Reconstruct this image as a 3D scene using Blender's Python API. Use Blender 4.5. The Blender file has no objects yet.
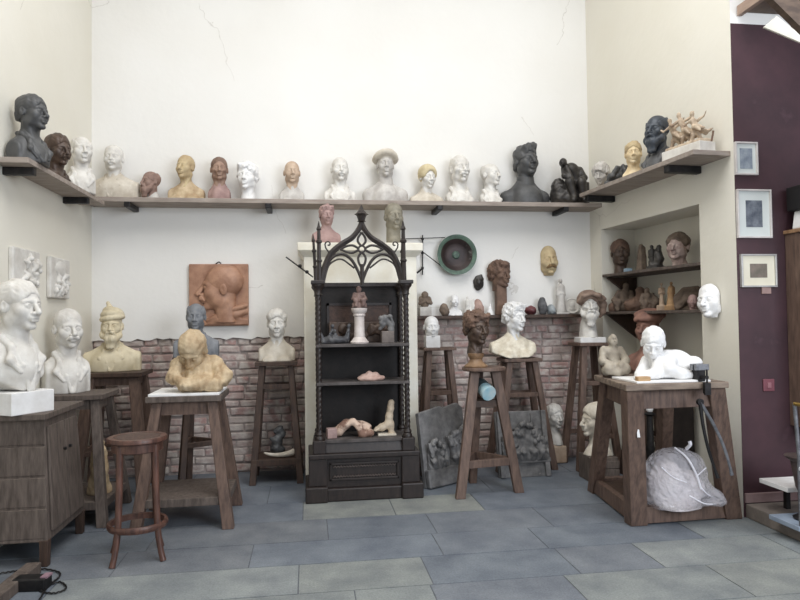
import bpy, math, random
import numpy as np
from mathutils import Matrix, Vector, Euler
random.seed(7)
S = bpy.context.scene
C = S.collection
PI = math.pi
# ------------------------------------------------------------------ camera frame
F = 650.0; CZ = 1.4
_yaw = math.atan((400 - 308) / F); _pit = math.radians(1.6); _rol = math.radians(0.75)
_fw = Vector((math.sin(_yaw) * math.cos(_pit), math.cos(_yaw) * math.cos(_pit), math.sin(_pit)))
_r0 = Vector((math.cos(_yaw), -math.sin(_yaw), 0)); _u0 = _r0.cross(_fw)
_R = _r0 * math.cos(_rol) - _u0 * math.sin(_rol); _U = _r0 * math.sin(_rol) + _u0 * math.cos(_rol)

def ray(x, y): return _fw + _R * ((x - 400) / F) + _U * ((300 - y) / F)
def at(x, y, Y):
    d = ray(x, y); t = Y / d.y
    return Vector((d.x * t, Y, CZ + d.z * t))
def atZ(x, y, z=0.0):
    d = ray(x, y); t = (z - CZ) / d.z
    return Vector((d.x * t, d.y * t, z))
def atX(x, y, X):
    d = ray(x, y); t = X / d.x
    return Vector((X, d.y * t, CZ + d.z * t))

# ------------------------------------------------------------------ materials
MATS = {}
def srgb(c):
    return tuple(((v / 255) / 12.92 if v <= 10 else (((v / 255) + .055) / 1.055) ** 2.4) for v in c) + (1,)
def mat(name, c1, c2=None, rough=.7, metal=0., scale=8., bump=.15, bscale=60., detail=6., stretch=None, c3=None, spec=.5, sharp=(.35, .65), bdist=.004):
    """noise-varied solid: base c1 to patches of c2 (and specks of c3)"""
    if name in MATS: return MATS[name]
    m = bpy.data.materials.new(name); m.use_nodes = True
    n = m.node_tree.nodes; L = m.node_tree.links
    b = n['Principled BSDF']; b.inputs['Roughness'].default_value = rough; b.inputs['Metallic'].default_value = metal
    b.inputs['Specular IOR Level'].default_value = spec
    tc = n.new('ShaderNodeTexCoord'); mp = n.new('ShaderNodeMapping')
    L.new(tc.outputs['Object'], mp.inputs['Vector'])
    if stretch: mp.inputs['Scale'].default_value = stretch
    no = n.new('ShaderNodeTexNoise'); no.inputs['Scale'].default_value = scale; no.inputs['Detail'].default_value = detail
    no.inputs['Roughness'].default_value = .6
    L.new(mp.outputs[0], no.inputs['Vector'])
    cr = n.new('ShaderNodeValToRGB'); e = cr.color_ramp.elements
    e[0].position, e[1].position = sharp
    e[0].color = srgb(c1); e[1].color = srgb(c2 or c1)
    if c3:
        q = e.new(min(.98, sharp[1] + .12)); q.color = srgb(c3)
    L.new(no.outputs['Fac'], cr.inputs['Fac']); L.new(cr.outputs['Color'], b.inputs['Base Color'])
    if bump:
        n2 = n.new('ShaderNodeTexNoise'); n2.inputs['Scale'].default_value = bscale; n2.inputs['Detail'].default_value = 4
        L.new(mp.outputs[0], n2.inputs['Vector'])
        bp = n.new('ShaderNodeBump'); bp.inputs['Strength'].default_value = bump; bp.inputs['Distance'].default_value = bdist
        L.new(n2.outputs['Fac'], bp.inputs['Height']); L.new(bp.outputs['Normal'], b.inputs['Normal'])
    MATS[name] = m
    return m

# ------------------------------------------------------------------ objects
def link(o, parent=None):
    C.objects.link(o)
    if parent: o.parent = parent
    return o
def tag(o, label=None, cat=None, group=None, kind=None):
    if label: o['label'] = label
    if cat: o['category'] = cat
    if group: o['group'] = group
    if kind: o['kind'] = kind
    return o
def thing(name, label, cat, loc=(0, 0, 0), rz=0., group=None, scale=1., parent=None):
    o = bpy.data.objects.new(name, None); o.empty_display_size = .05
    o.location = loc; o.rotation_euler = (0, 0, rz); o.scale = (scale,) * 3
    link(o, parent); tag(o, label, cat, group)
    return o
def mesh_np(name, v, quads, m, parent=None, smooth=True):
    me = bpy.data.meshes.new(name)
    v = np.asarray(v, np.float32); q = np.asarray(quads, np.int32)
    me.vertices.add(len(v)); me.vertices.foreach_set('co', v.ravel())
    k = q.shape[1]
    me.loops.add(q.size); me.loops.foreach_set('vertex_index', q.ravel())
    me.polygons.add(len(q)); me.polygons.foreach_set('loop_start', np.arange(0, q.size, k, dtype=np.int32))
    me.update(calc_edges=True); me.validate()
    if smooth: me.polygons.foreach_set('use_smooth', np.ones(len(me.polygons), bool))
    me.materials.append(m)
    return link(bpy.data.objects.new(name, me), parent)

class MB:
    """collects boxes, bars, tubes and lathes of ONE mesh"""
    def __init__(s): s.v = []; s.f = []
    def raw(s, v, f):
        b = len(s.v); s.v += [tuple(p) for p in v]; s.f += [tuple(i + b for i in q) for q in f]
        return s
    def box(s, lo, hi, M=None):
        x0, y0, z0 = lo; x1, y1, z1 = hi
        v = [Vector(p) for p in ((x0,y0,z0),(x1,y0,z0),(x1,y1,z0),(x0,y1,z0),(x0,y0,z1),(x1,y0,z1),(x1,y1,z1),(x0,y1,z1))]
        if M: v = [M @ p for p in v]
        return s.raw(v, [(0,3,2,1),(4,5,6,7),(0,1,5,4),(1,2,6,5),(2,3,7,6),(3,0,4,7)])
    def hexa(s, bot, top):
        """bot, top: four corners counter-clockwise"""
        return s.raw(list(bot) + list(top), [(0,3,2,1),(4,5,6,7),(0,1,5,4),(1,2,6,5),(2,3,7,6),(3,0,4,7)])
    def bar(s, a, b, w, h, up=(0, 0, 1), w2=None, h2=None):
        """square bar from a to b, level cut ends when nearly upright"""
        a = Vector(a); b = Vector(b); d = (b - a).normalized()
        if abs(d.z) > .8:
            def q(c, w, h): return [c + Vector(o) for o in ((-w/2,-h/2,0),(w/2,-h/2,0),(w/2,h/2,0),(-w/2,h/2,0))]
            lo, hi = (q(a, w, h), q(b, w2 or w, h2 or h))
            if d.z < 0: lo, hi = hi, lo
            return s.hexa(lo, hi)
        up = Vector(up); x = d.cross(up).normalized(); u = x.cross(d).normalized()
        def q(c, w, h): return [c + x*(-w/2) + u*(-h/2), c + x*(w/2) + u*(-h/2), c + x*(w/2) + u*(h/2), c + x*(-w/2) + u*(h/2)]
        A = q(a, w, h); B = q(b, w2 or w, h2 or h)
        return s.raw(A + B, [(0,1,2,3),(7,6,5,4),(4,5,1,0),(5,6,2,1),(6,7,3,2),(7,4,0,3)])
    def tube(s, pts, r, n=10, closed=False, caps=True):
        pts = [Vector(p) for p in pts]; rs = r if isinstance(r, (list, tuple)) else [r] * len(pts)
        N = len(pts); b = len(s.v); prev = None
        for i, p in enumerate(pts):
            if closed: d = pts[(i+1) % N] - pts[i-1]
            else: d = pts[min(i+1, N-1)] - pts[max(i-1, 0)]
            d = d.normalized() if d.length > 1e-9 else Vector((0, 0, 1))
            if prev is None:
                prev = d.orthogonal().normalized()
            x = (prev - d * prev.dot(d)); x = x.normalized() if x.length > 1e-6 else d.orthogonal().normalized()
            prev = x; y = d.cross(x)
            for k in range(n):
                a = 2*PI*k/n; s.v.append(tuple(p + (x*math.cos(a) + y*math.sin(a)) * rs[i]))
        for i in range(N if closed else N-1):
            j = (i+1) % N
            for k in range(n):
                l = (k+1) % n
                s.f.append((b+i*n+k, b+i*n+l, b+j*n+l, b+j*n+k))
        if caps and not closed:
            s.f.append(tuple(b+k for k in reversed(range(n)))); s.f.append(tuple(b+(N-1)*n+k for k in range(n)))
        return s
    def lathe(s, prof, n=24, c=(0, 0, 0), M=None, ang=0., caps=True):
        """prof: (radius, z) from bottom to top"""
        b = len(s.v); c = Vector(c)
        for (r, z) in prof:
            for k in range(n):
                a = 2*PI*k/n + ang; p = Vector((r*math.cos(a), r*math.sin(a), z))
                s.v.append(tuple((M @ p if M else p) + c))
        for i in range(len(prof)-1):
            for k in range(n):
                l = (k+1) % n
                s.f.append((b+i*n+k, b+i*n+l, b+(i+1)*n+l, b+(i+1)*n+k))
        if caps: s.f.append(tuple(b+k for k in reversed(range(n)))); s.f.append(tuple(b+(len(prof)-1)*n+k for k in range(n)))
        return s
    def prism(s, poly, y0, y1, M=None):
        """polygon in xz (counter-clockwise seen from -y) pushed from y0 to y1"""
        n = len(poly); v = [Vector((x, y0, z)) for x, z in poly] + [Vector((x, y1, z)) for x, z in poly]
        if M: v = [M @ p for p in v]
        f = [tuple(range(n)), tuple(reversed(range(n, 2*n)))] + [(i, i+n, (i+1) % n + n, (i+1) % n) for i in range(n)]
        return s.raw(v, f)
    def build(s, name, m, parent=None, bevel=0., smooth=False, seg=2):
        me = bpy.data.meshes.new(name); me.from_pydata(s.v, [], s.f); me.validate()
        if smooth:
            me.polygons.foreach_set('use_smooth', [True] * len(me.polygons))
        me.materials.append(m)
        o = link(bpy.data.objects.new(name, me), parent)
        if bevel:
            b = o.modifiers.new('bevel', 'BEVEL'); b.width = bevel; b.segments = seg; b.limit_method = 'ANGLE'; b.angle_limit = .7
        if smooth:
            e = o.modifiers.new('edges', 'EDGE_SPLIT'); e.split_angle = .7
        return o

# ------------------------------------------------------------------ sculpting: signed-distance clay on a grid
def smin(a, b, k):
    if k <= 0: return np.minimum(a, b)
    h = np.maximum(k - np.abs(a - b), 0) / k
    return np.minimum(a, b) - h * h * k * .25
def smax(a, b, k): return -smin(-a, -b, k)

class Clay:
    def __init__(s, lo, hi, vox):
        s.vox = vox; s.lo = np.array(lo, np.float32)
        n = np.maximum(4, np.ceil((np.array(hi) - s.lo) / vox).astype(int) + 1)
        s.ax = [(s.lo[i] + vox * np.arange(n[i])).astype(np.float32) for i in range(3)]
        s.F = np.full(n, 10., np.float32)
    def grid(s): return s.ax[0][:, None, None], s.ax[1][None, :, None], s.ax[2][None, None, :]
    def _sl(s, lo, hi):
        r = []
        for i in range(3):
            a = int(np.searchsorted(s.ax[i], lo[i])); b = int(np.searchsorted(s.ax[i], hi[i]))
            if b - a < 1: return None
            r.append(slice(a, b))
        return tuple(r)
    def _op(s, fn, lo, hi, k, mode):
        p = k + 3 * s.vox
        sl = s._sl([v - p for v in lo], [v + p for v in hi])
        if sl is None: return s
        X = s.ax[0][sl[0]][:, None, None]; Y = s.ax[1][sl[1]][None, :, None]; Z = s.ax[2][sl[2]][None, None, :]
        d = fn(X, Y, Z)
        s.F[sl] = smin(s.F[sl], d, k) if mode > 0 else smax(s.F[sl], -d, k)
        return s
    def ell(s, c, r, k=.02, rot=None, mode=1):
        r = (r,) * 3 if not isinstance(r, (tuple, list)) else r
        M = np.array(Euler(rot).to_matrix().transposed(), np.float32) if rot else None
        def fn(X, Y, Z):
            x, y, z = X - c[0], Y - c[1], Z - c[2]
            if M is not None:
                x, y, z = (M[i][0]*x + M[i][1]*y + M[i][2]*z for i in range(3))
            a = np.sqrt((x/r[0])**2 + (y/r[1])**2 + (z/r[2])**2)
            b = np.sqrt((x/r[0]**2)**2 + (y/r[1]**2)**2 + (z/r[2]**2)**2) + 1e-6
            return a * (a - 1) / b
        R = [max(r)] * 3 if rot else r
        return s._op(fn, [c[i]-R[i] for i in range(3)], [c[i]+R[i] for i in range(3)], k, mode)
    def cone(s, a, b, ra, rb=None, k=.02, mode=1):
        rb = ra if rb is None else rb
        ba = [b[i]-a[i] for i in range(3)]; bb = sum(v*v for v in ba) + 1e-9
        def fn(X, Y, Z):
            x, y, z = X-a[0], Y-a[1], Z-a[2]
            h = np.clip((x*ba[0]+y*ba[1]+z*ba[2]) / bb, 0, 1)
            return np.sqrt((x-ba[0]*h)**2+(y-ba[1]*h)**2+(z-ba[2]*h)**2) - (ra + (rb-ra)*h)
        R = max(ra, rb)
        return s._op(fn, [min(a[i], b[i])-R for i in range(3)], [max(a[i], b[i])+R for i in range(3)], k, mode)
    def path(s, pts, r, k=.01, mode=1):
        rs = r if isinstance(r, (list, tuple)) else [r]*len(pts)
        for i in range(len(pts)-1): s.cone(pts[i], pts[i+1], rs[i], rs[i+1], k, mode)
        return s
    def box(s, c, h, k=.0, rd=.004, rot=None, mode=1):
        M = np.array(Euler(rot).to_matrix().transposed(), np.float32) if rot else None
        def fn(X, Y, Z):
            x, y, z = X - c[0], Y - c[1], Z - c[2]
            if M is not None:
                x, y, z = (M[i][0]*x + M[i][1]*y + M[i][2]*z for i in range(3))
            x, y, z = np.abs(x)-h[0]+rd, np.abs(y)-h[1]+rd, np.abs(z)-h[2]+rd
            return np.sqrt(np.maximum(x,0)**2+np.maximum(y,0)**2+np.maximum(z,0)**2) + np.minimum(np.maximum(np.maximum(x,y),z),0) - rd
        R = [math.sqrt(sum(v*v for v in h))]*3 if rot else h
        return s._op(fn, [c[i]-R[i] for i in range(3)], [c[i]+R[i] for i in range(3)], k, mode)
    def plane(s, n, d, k=.004):
        """keep the side n.p < d"""
        X, Y, Z = s.grid(); l = math.sqrt(sum(v*v for v in n))
        s.F = smax(s.F, ((n[0]*X+n[1]*Y+n[2]*Z) - d)/l, k); return s
    def bump(s, amp, freq, seed=0, oct=3, lo=None, hi=None, stretch=(1, 1, 1)):
        rng = np.random.RandomState(seed); X, Y, Z = s.grid(); t = 0
        for o in range(oct):
            w = 0
            for j in range(4):
                d = rng.normal(size=3); d = d/np.linalg.norm(d)*freq*2**o
                w = w + np.sin(d[0]*stretch[0]*X + d[1]*stretch[1]*Y + d[2]*stretch[2]*Z + rng.uniform(0, 6.28))
            t = t + w / 3 / 1.7**o
        if lo is not None: t = t * ((Z > lo) & (Z < hi))
        s.F = s.F + amp * t.astype(np.float32); return s
    def nets(s):
        f = s.F; f = np.pad(f, 1, constant_values=1.); A = f < 0
        n = np.array(f.shape) - 1
        cnt = np.zeros(n, np.int8)
        for i in (0, 1):
            for j in (0, 1):
                for k in (0, 1): cnt += A[i:n[0]+i, j:n[1]+j, k:n[2]+k]
        act = np.argwhere((cnt > 0) & (cnt < 8))
        idx = np.full(n, -1, np.int64); idx[tuple(act.T)] = np.arange(len(act))
        acc = np.zeros((len(act), 3)); num = np.zeros(len(act))
        cor = [(i, j, k) for i in (0, 1) for j in (0, 1) for k in (0, 1)]
        val = {c: f[act[:, 0]+c[0], act[:, 1]+c[1], act[:, 2]+c[2]] for c in cor}
        for c in cor:
            for a in range(3):
                if c[a] == 0:
                    e = list(c); e[a] = 1; e = tuple(e); v0, v1 = val[c], val[e]
                    cr = (v0 < 0) != (v1 < 0); t = np.where(cr, v0/np.where(v0 == v1, 1, v0-v1), 0)
                    p = np.tile(np.array(c, float), (len(act), 1)); p[:, a] = t
                    acc += p * cr[:, None]; num += cr
        V = (acc/np.maximum(num, 1)[:, None] + act - 1) * s.vox + s.lo
        Q = []
        for a in range(3):
            b, c = (a+1) % 3, (a+2) % 3
            sl0 = [slice(None)]*3; sl1 = [slice(None)]*3; sl0[a] = slice(0, -1); sl1[a] = slice(1, None)
            ch = A[tuple(sl0)] != A[tuple(sl1)]
            E = np.argwhere(ch); E = E[(E[:, b] > 0) & (E[:, c] > 0) & (E[:, b] < n[b]) & (E[:, c] < n[c])]
            ins = A[tuple(E.T)]
            def cell(db, dc):
                q = E.copy(); q[:, b] -= db; q[:, c] -= dc; return idx[tuple(q.T)]
            q = np.stack([cell(1, 1), cell(0, 1), cell(0, 0), cell(1, 0)], 1)
            q[~ins] = q[~ins][:, ::-1]; Q.append(q)
        Q = np.concatenate(Q); return V, Q
    def build(s, name, m, parent=None, M=None, flat=False):
        V, Q = s.nets()
        if len(V) == 0: raise ValueError('empty clay ' + name)
        if M is not None:
            M = np.array(M); V = V @ M[:3, :3].T + M[:3, 3]
        return mesh_np(name, V, Q, m, parent, smooth=not flat)

# ------------------------------------------------------------------ heads and busts (a head is .24 high: chin -.12, crown +.12, face towards -y)
def clay_head(vox, p):
    w = p.get('w', 1.); lo = p.get('necklen', .17)
    g = Clay((-.11, -.15, -.14-lo+.1), (.11, .14, .14), vox)
    g.ell((0, .018, .034), (.077*w, .098, .087), 0)
    g.ell((0, -.016, -.042), (.061*w*p.get('jaw', 1), .07, .078), .03)
    g.ell((0, -.070, -.103), (.025*w*p.get('jaw', 1), .022, .019), .022)
    for x in (-1, 1):
        g.ell((x*.043*w, -.050, -.026), (.026, .026, .026), .035)
        g.cone((x*.010, -.0815, .022), (x*.047*w, -.066, .019), .0095, .006, .022)
        g.ell((x*.054*w, .0, -.072), (.014, .03, .026), .03)
        if p.get('gaunt'): g.ell((x*.050*w, -.070, -.062), (.016, .02, .026), .025, mode=-1)
    for x in (-1, 1):
        g.ell((x*.032*w, -.101, .002), (.021, .024, .0145), .016, mode=-1)
        g.ell((x*.0315*w, -.0715, -.0005), (.0165, .0135, .0115), .002)
        g.path([(x*.018*w, -.0795, .003), (x*.031*w, -.0835, .009), (x*.046*w, -.0745, .003)], [.0025, .0036, .003], .003)
        g.path([(x*.018*w, -.079, -.003), (x*.031*w, -.0815, -.0105), (x*.046*w, -.0745, -.004)], [.0022, .003, .0025], .004)
    nl = p.get('nose', 1.)
    g.cone((0, -.086, .014), (0, -.092-.022*nl, -.032), .0090, .0135, .010)
    for x in (-1, 1): g.ell((x*.0148, -.097, -.037), (.0100, .013, .0090), .007)
    g.ell((0, -.085, -.058), (.027, .016, .02), .014)
    g.cone((-.018, -.093, -.061), (.018, -.093, -.061), .0062, None, .006)
    g.cone((-.014, -.092, -.0745), (.014, -.092, -.0745), .0075, None, .006)
    g.ell((0, -.106, -.0675), (.026, .010, .0022), .003, mode=-1)
    for x in (-1, 1):
        g.ell((x*.079*w, .018, -.006), (.011, .021, .033), .006, rot=(.15, 0, x*-.35))
        g.ell((x*.091*w, .012, -.002), (.007, .011, .017), .004, mode=-1)
    g.cone((0, .03, -.05), (0, .032, -.03-lo), .054*p.get('neck', 1), .058*p.get('neck', 1), .025)
    for x in (-1, 1): g.cone((x*.055, .02, -.07), (x*.012, -.02, -.03-lo), .013, .014, .02)
    if p.get('rough'): g.bump(p['rough'], 45, p.get('seed', 1), 3)
    return g
def clay_hair(vox, st, p):
    w = p.get('w', 1.); sd = p.get('seed', 1)
    big = st in ('bob', 'puff', 'curly')
    g = Clay((-.15, -.16, -.17), (.15, .18, .21), vox)
    t = {'short': .010, 'crop': .006, 'wavy': .014, 'curly': .016, 'bob': .020, 'puff': .032, 'rim': .009, 'bun': .012, 'side': .011, 'bowl': .026}[st]
    g.ell((0, .024, .038), (.077*w+t, .098+t, .086+t), 0)
    if st == 'bob':
        for x in (-1, 1): g.ell((x*.066*w, .02, -.05), (.034, .07, .055), .02)
        g.ell((0, .085, -.06), (.075, .045, .06), .03)
    if st in ('wavy', 'curly', 'puff', 'side', 'bun', 'short'):
        g.ell((0, .085, -.03), (.07, .04, .05), .03)
    if st == 'bun': g.ell((0, .15, -.03), (.04, .04, .04), .01)
    if st == 'side': g.cone((-.045, -.062, .095), (.045, -.05, .108), .022, .020, .04)
    if st == 'curly': g.cone((-.04, -.066, .095), (.04, -.066, .095), .022, .022, .03)
    hl = p.get('hairline', 0.)
    g.ell((0, -.13, -.055), (.076*w, .115, .127+hl), .016, mode=-1)          # face opening
    g.box((0, -.1, -.12), (.2, .115, .11), .02, .01, mode=-1)                 # before the ears
    if st not in ('bob',): g.box((0, 0, -.15), (.2, .3, .09), .02, .01, mode=-1)
    if st == 'rim': g.ell((0, -.03, .14), (.078*w, .13, .12), .01, mode=-1)
    a, f = {'short': (.0032, 95), 'crop': (.0014, 110), 'wavy': (.0062, 62), 'curly': (.0095, 80), 'bob': (.003, 60), 'puff': (.010, 60), 'rim': (.003, 80), 'bun': (.003, 60), 'side': (.0060, 62), 'bowl': (.002, 60)}[st]
    g.bump(a, f, sd, 3, stretch=(1.3, .6, .8) if st not in ('curly',) else (1, 1, 1))
    return g
def clay_tash(vox, p):
    g = Clay((-.07, -.15, -.13), (.07, -.02, -.02), vox); L = p.get('tash', 1.)
    for x in (-1, 1): g.path([(x*.004, -.104, -.050), (x*.020, -.099, -.056), (x*.038*L, -.084, -.068*L)], [.0105, .0125, .006], .006)
    return g.bump(.0015, 160, 3, 2)
def clay_beard(vox, p):
    L = p.get('beard', 1.); w = p.get('w', 1.)
    g = Clay((-.1, -.16, -.17-.1*L), (.1, .06, .02), vox)
    for x in (-1, 1): g.path([(x*.072*w, -.005, -.02), (x*.06*w, -.04, -.085), (x*.02, -.075, -.11)], [.014, .024, .034], .02)
    g.cone((0, -.070, -.105), (0, -.075, -.12-.05*L), .042, .030, .02)
    for x in (-1, 1): g.path([(x*.004, -.106, -.050), (x*.022, -.101, -.057), (x*.036, -.09, -.078)], [.010, .0105, .008], .006)
    g.ell((0, -.112, -.069), (.016, .013, .004), .004, mode=-1)
    return g.bump(.0055, 75, p.get('seed', 2), 3, stretch=(1.5, 1, .45))
def clay_torso(vox, T, W, p):
    """base at z 0, neck joint at z T; W half shoulder width"""
    st = p.get('cut', 'full'); dep = p.get('dep', .11)
    lo = -.06 if st == 'round' else 0
    g = Clay((-W-.12, -.2, -.02+lo), (W+.12, .22, T+.09), vox)
    g.ell((0, .035, T-.20), (W*.92, dep, .20), 0)
    g.cone((0, .038, T-.05), (0, .032, T+.05), .064*p.get('neck', 1), .054*p.get('neck', 1), .03)
    for x in (-1, 1):
        g.cone((0, .045, T-.025), (x*W*.90, .045, T-.118), .056, .054, .035)
        g.cone((x*W*.95, .042, T-.125), (x*W*1.02, .035, T-.40), .058, .05, .03)
        if p.get('nude'):
            g.ell((x*W*.42, -.055, T-.18), (W*.40, .04, .055), .025)
            g.cone((x*.015, -.02, T-.055), (x*W*.8, .02, T-.055), .010, .010, .012)
            if p.get('nude') == 'f': g.ell((x*W*.42, -.085, T-.22), (.05, .045, .05), .03)
    if not p.get('nude'): g.ell((0, -.02, T-.17), (W*.72, dep*.72, .13), .03)
    if p.get('crop'):                                                        # arms sawn off
        X, Y, Z = g.grid(); g.F = smax(g.F, np.abs(X) - W*p['crop'], .02) + 0*Y + 0*Z
    if st == 'round':                                                         # curved chest cut
        X, Y, Z = g.grid(); q = p.get('q', 1.0)
        z0 = .5*(np.abs(X)/(W+.02))**2.2*T*q
        g.F = smax(g.F, (z0 - Z)*.8, .012)
    if st == 'taper':                                                         # sides run in towards the base
        X, Y, Z = g.grid(); g.F = smax(g.F, (np.abs(X) - W*(p.get('b', .5) + (1.05-p.get('b', .5))*np.clip(Z/(T*.75), 0, 1))), .015)
    if p.get('rough'): g.bump(p['rough'], 38, p.get('seed', 1)+5, 3)
    if p.get('folds'): g.bump(p['folds'], 26, p.get('seed', 1)+9, 2, stretch=(1.6, 1, .35))
    g.plane((0, 0, -1), 0, .004)
    return g
def clay_lapels(vox, T, W, p):
    """jacket fronts and collar lying on the torso"""
    dep = p.get('dep', .11); g = Clay((-W-.05, -.2, -.02), (W+.05, .2, T+.1), vox)
    for x in (-1, 1):
        g.path([(x*.045, .085, T+.012), (x*.068, .03, T+.0), (x*.055, -.03, T-.05), (x*.03, -.078-.2*(dep-.11), T-.14), (x*.008, -.095-.3*(dep-.11), max(.012, T-.26))], [.016, .018, .018, .017, .012], .012)
        g.path([(x*.062, -.03, T-.05), (x*.085, -.060, T-.11), (x*.05, -.086, T-.17)], [.008, .016, .008], .018)
    g.path([(-.045, .085, T+.012), (0, .1, T+.016), (.045, .085, T+.012)], .016, .01)
    return g.bump(.0012, 60, 4, 2).plane((0, 0, -1), 0, .004)
def clay_collar(vox, T, r=.062, h=.035, z=.01):
    g = Clay((-.11, -.1, T-.07), (.11, .14, T+.1), vox)
    X, Y, Z = g.grid(); R = np.sqrt((X)**2 + (Y-.03)**2)
    g.F = np.maximum(np.abs(R - r + .1*(Z-T)) - .007, np.abs(Z - T - z + .10*(-(Y-.03))*-1*0 + .25*(-(Y-.03)).clip(0)) - h).astype(np.float32)
    return g

def bust(label, cat, px, H, m, T=.25, W=.2, rz=0., head=(0, 0, 0), hair=None, hm=None, tm=None, bm=None, name='portrait_bust', group=None, res=46,
         tash=False, beard=False, lapels=False, collar=False, base=None, torso=True, hat=None, par=None, lift=0., **p):
    """px: world point of the base centre; H: overall height; head: (tilt forward, lean, turn)"""
    bh = base[1] if base else 0.
    top = {None: .12}.get(hair, .135)
    if hat in ('brim', 'beret', 'hood'): top = .15
    if hat == 'turban': top = .185
    if not torso: T = p.get('stump', .0)
    raw = T + .17 + top - .02
    s = (H - bh) / raw
    root = thing(name, label, cat, px, rz, group)
    vox = .24 / res
    M0 = Matrix.Translation((0, 0, bh)) @ Matrix.Scale(s, 4)
    HM = M0 @ Matrix.Translation((0, .03, T - .01)) @ Euler((head[0], head[1], head[2]), 'XYZ').to_matrix().to_4x4() @ Matrix.Translation((0, -.03, .17)) 
    ho = clay_head(vox, p)
    if not torso: 
        # the neck of a head without shoulders is sawn level
        ho.plane((0, 0, -1), .165 + min(T, 0), .003)
    hd = ho.build('head', m, root, HM)
    if hair: clay_hair(vox*1.05, hair, p).build('hair', hm or m, root, HM)
    if tash: clay_tash(vox*.8, p).build('moustache', bm or m, root, HM)
    if beard: clay_beard(vox, p).build('beard', bm or m, root, HM)
    if hat == 'brim':
        g = Clay((-.18, -.2, .0), (.18, .2, .2), vox)
        X, Y, Z = g.grid()
        g.ell((0, .02, .075), (.085, .105, .075), 0)
        for k in range(24):
            a = 2*PI*k/24; b = 2*PI*(k+1)/24
            h = lambda t: (.098*math.sin(t), .02-.112*math.cos(t), .068 + .012*math.cos(2*t) + .022*math.cos(t))
            g.cone(h(a), h(b), .022, None, .02)
        g.bump(.004, 45, 5, 2).build('hat', hm or m, root, HM)
    if hat == 'beret':
        g = Clay((-.17, -.17, .0), (.17, .2, .2), vox)
        g.ell((0, .022, .06), (.085, .105, .07), 0).ell((.012, .03, .098), (.112, .132, .042), .03, rot=(.18, .12, 0)).path([(-.075, -.03, .055), (-.045, -.085, .062), (0, -.1, .064), (.045, -.085, .062), (.075, -.03, .055)], .014, .012)
        g.box((0, 0, -.0), (.3, .3, .035), .01, .01, mode=-1)
        g.bump(.004, 38, 5, 3).build('beret', hm or m, root, HM)
    if hat == 'hood':
        g = Clay((-.17, -.17, -.16), (.19, .2, .2), vox)
        g.ell((0, .022, .05), (.098, .118, .085), 0).path([(-.10, -.04, .03), (-.065, -.105, .075), (0, -.12, .092), (.065, -.105, .075), (.10, -.04, .03)], [.016, .020, .020, .020, .02], .015)
        g.path([(.095, -.01, .05), (.125, .0, .0), (.118, .01, -.06), (.10, .02, -.10)], [.026, .032, .026, .012], .02).cone((.10, -.05, .06), (.13, -.05, .045), .022, .016, .012)
        g.ell((0, -.12, -.06), (.08, .12, .115), .012, mode=-1)
        g.bump(.005, 45, 5, 3).build('cap', hm or m, root, HM)
    if hat == 'turban':
        g = Clay((-.13, -.15, .02), (.13, .17, .24), vox)
        for i, (z, r) in enumerate(((.065, 1.), (.095, .9), (.125, .66))):
            for k in range(20):
                a = 2*PI*k/20; b = 2*PI*(k+1)/20
                g.cone((.078*r*math.sin(a), .02-.095*r*math.cos(a), z+.012*math.sin(a+i)), (.078*r*math.sin(b), .02-.095*r*math.cos(b), z+.012*math.sin(b+i)), .02, None, .012)
        g.ell((0, .02, .1), (.075, .09, .055), .02); g.cone((-.01, .0, .14), (-.03, .0, .19), .028, .016, .02)
        g.bump(.002, 60, 5, 2).build('turban', hm or m, root, HM)
    if torso:
        clay_torso(vox*1.25, T, W, p).build('shoulders', tm or m, root, M0)
        if lapels: clay_lapels(vox*1.1, T, W, p).build('lapels', tm or m, root, M0)
        if collar: clay_collar(vox*.8, T).build('collar', tm or m, root, M0)
    if base:
        bw, bh_, bm = base[0], base[1], base[2]; bd = base[3] if len(base) > 3 else bw
        MB().box((-bw/2, -bd/2, 0), (bw/2, bd/2, bh_ + .004)).build('plinth', bm or m, root, bevel=.004)
    return root
# ------------------------------------------------------------------ palette
PLASTER = mat('white_plaster', (226, 223, 217), (202, 197, 189), .75, scale=9, bump=.2, bscale=70)
CHALK = mat('chalk_plaster', (238, 237, 236), (222, 220, 217), .7, scale=9, bump=.15, bscale=70)
WARM = mat('warm_plaster', (214, 206, 192), (186, 175, 158), .75, scale=10, bump=.25, bscale=70)
GREYP = mat('grey_plaster', (206, 202, 196), (172, 166, 160), .75, scale=10, bump=.25)
TERRA = mat('terracotta', (164, 136, 118), (132, 104, 90), .7, scale=9, bump=.3)
PINKT = mat('pink_terracotta', (174, 146, 140), (142, 114, 110), .75, scale=9, bump=.3)
BEIGET = mat('beige_clay', (202, 180, 158), (172, 146, 124), .7, scale=9, bump=.25)
OCHRE = mat('ochre_clay', (204, 184, 152), (160, 134, 102), .75, scale=11, bump=.35, c3=(222, 204, 164))
YELLOW = mat('yellow_clay', (198, 180, 142), (170, 146, 112), .7, scale=9, bump=.2)
BRONZE = mat('dark_bronze', (74, 70, 66), (48, 45, 44), .42, .25, scale=10, bump=.25)
IRON = mat('slate_patina', (88, 88, 88), (62, 62, 63), .5, .1, scale=9, bump=.25)
BROWNB = mat('brown_bronze', (92, 74, 62), (60, 47, 40), .45, .15, scale=10, bump=.3)
GREYC = mat('grey_clay', (136, 138, 142), (108, 110, 114), .7, scale=9, bump=.25)
SLATE = mat('slate_relief', (130, 128, 127), (90, 89, 89), .6, .0, scale=12, bump=.4, c3=(140, 136, 132))
UMBER = mat('umber_clay', (122, 96, 80), (88, 68, 58), .75, scale=12, bump=.35)
MUD = mat('grey_brown_clay', (128, 112, 98), (92, 78, 68), .8, scale=14, bump=.4)
COPPER = mat('copper_terracotta', (180, 138, 112), (144, 104, 82), .5, .0, scale=8, bump=.25)
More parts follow.
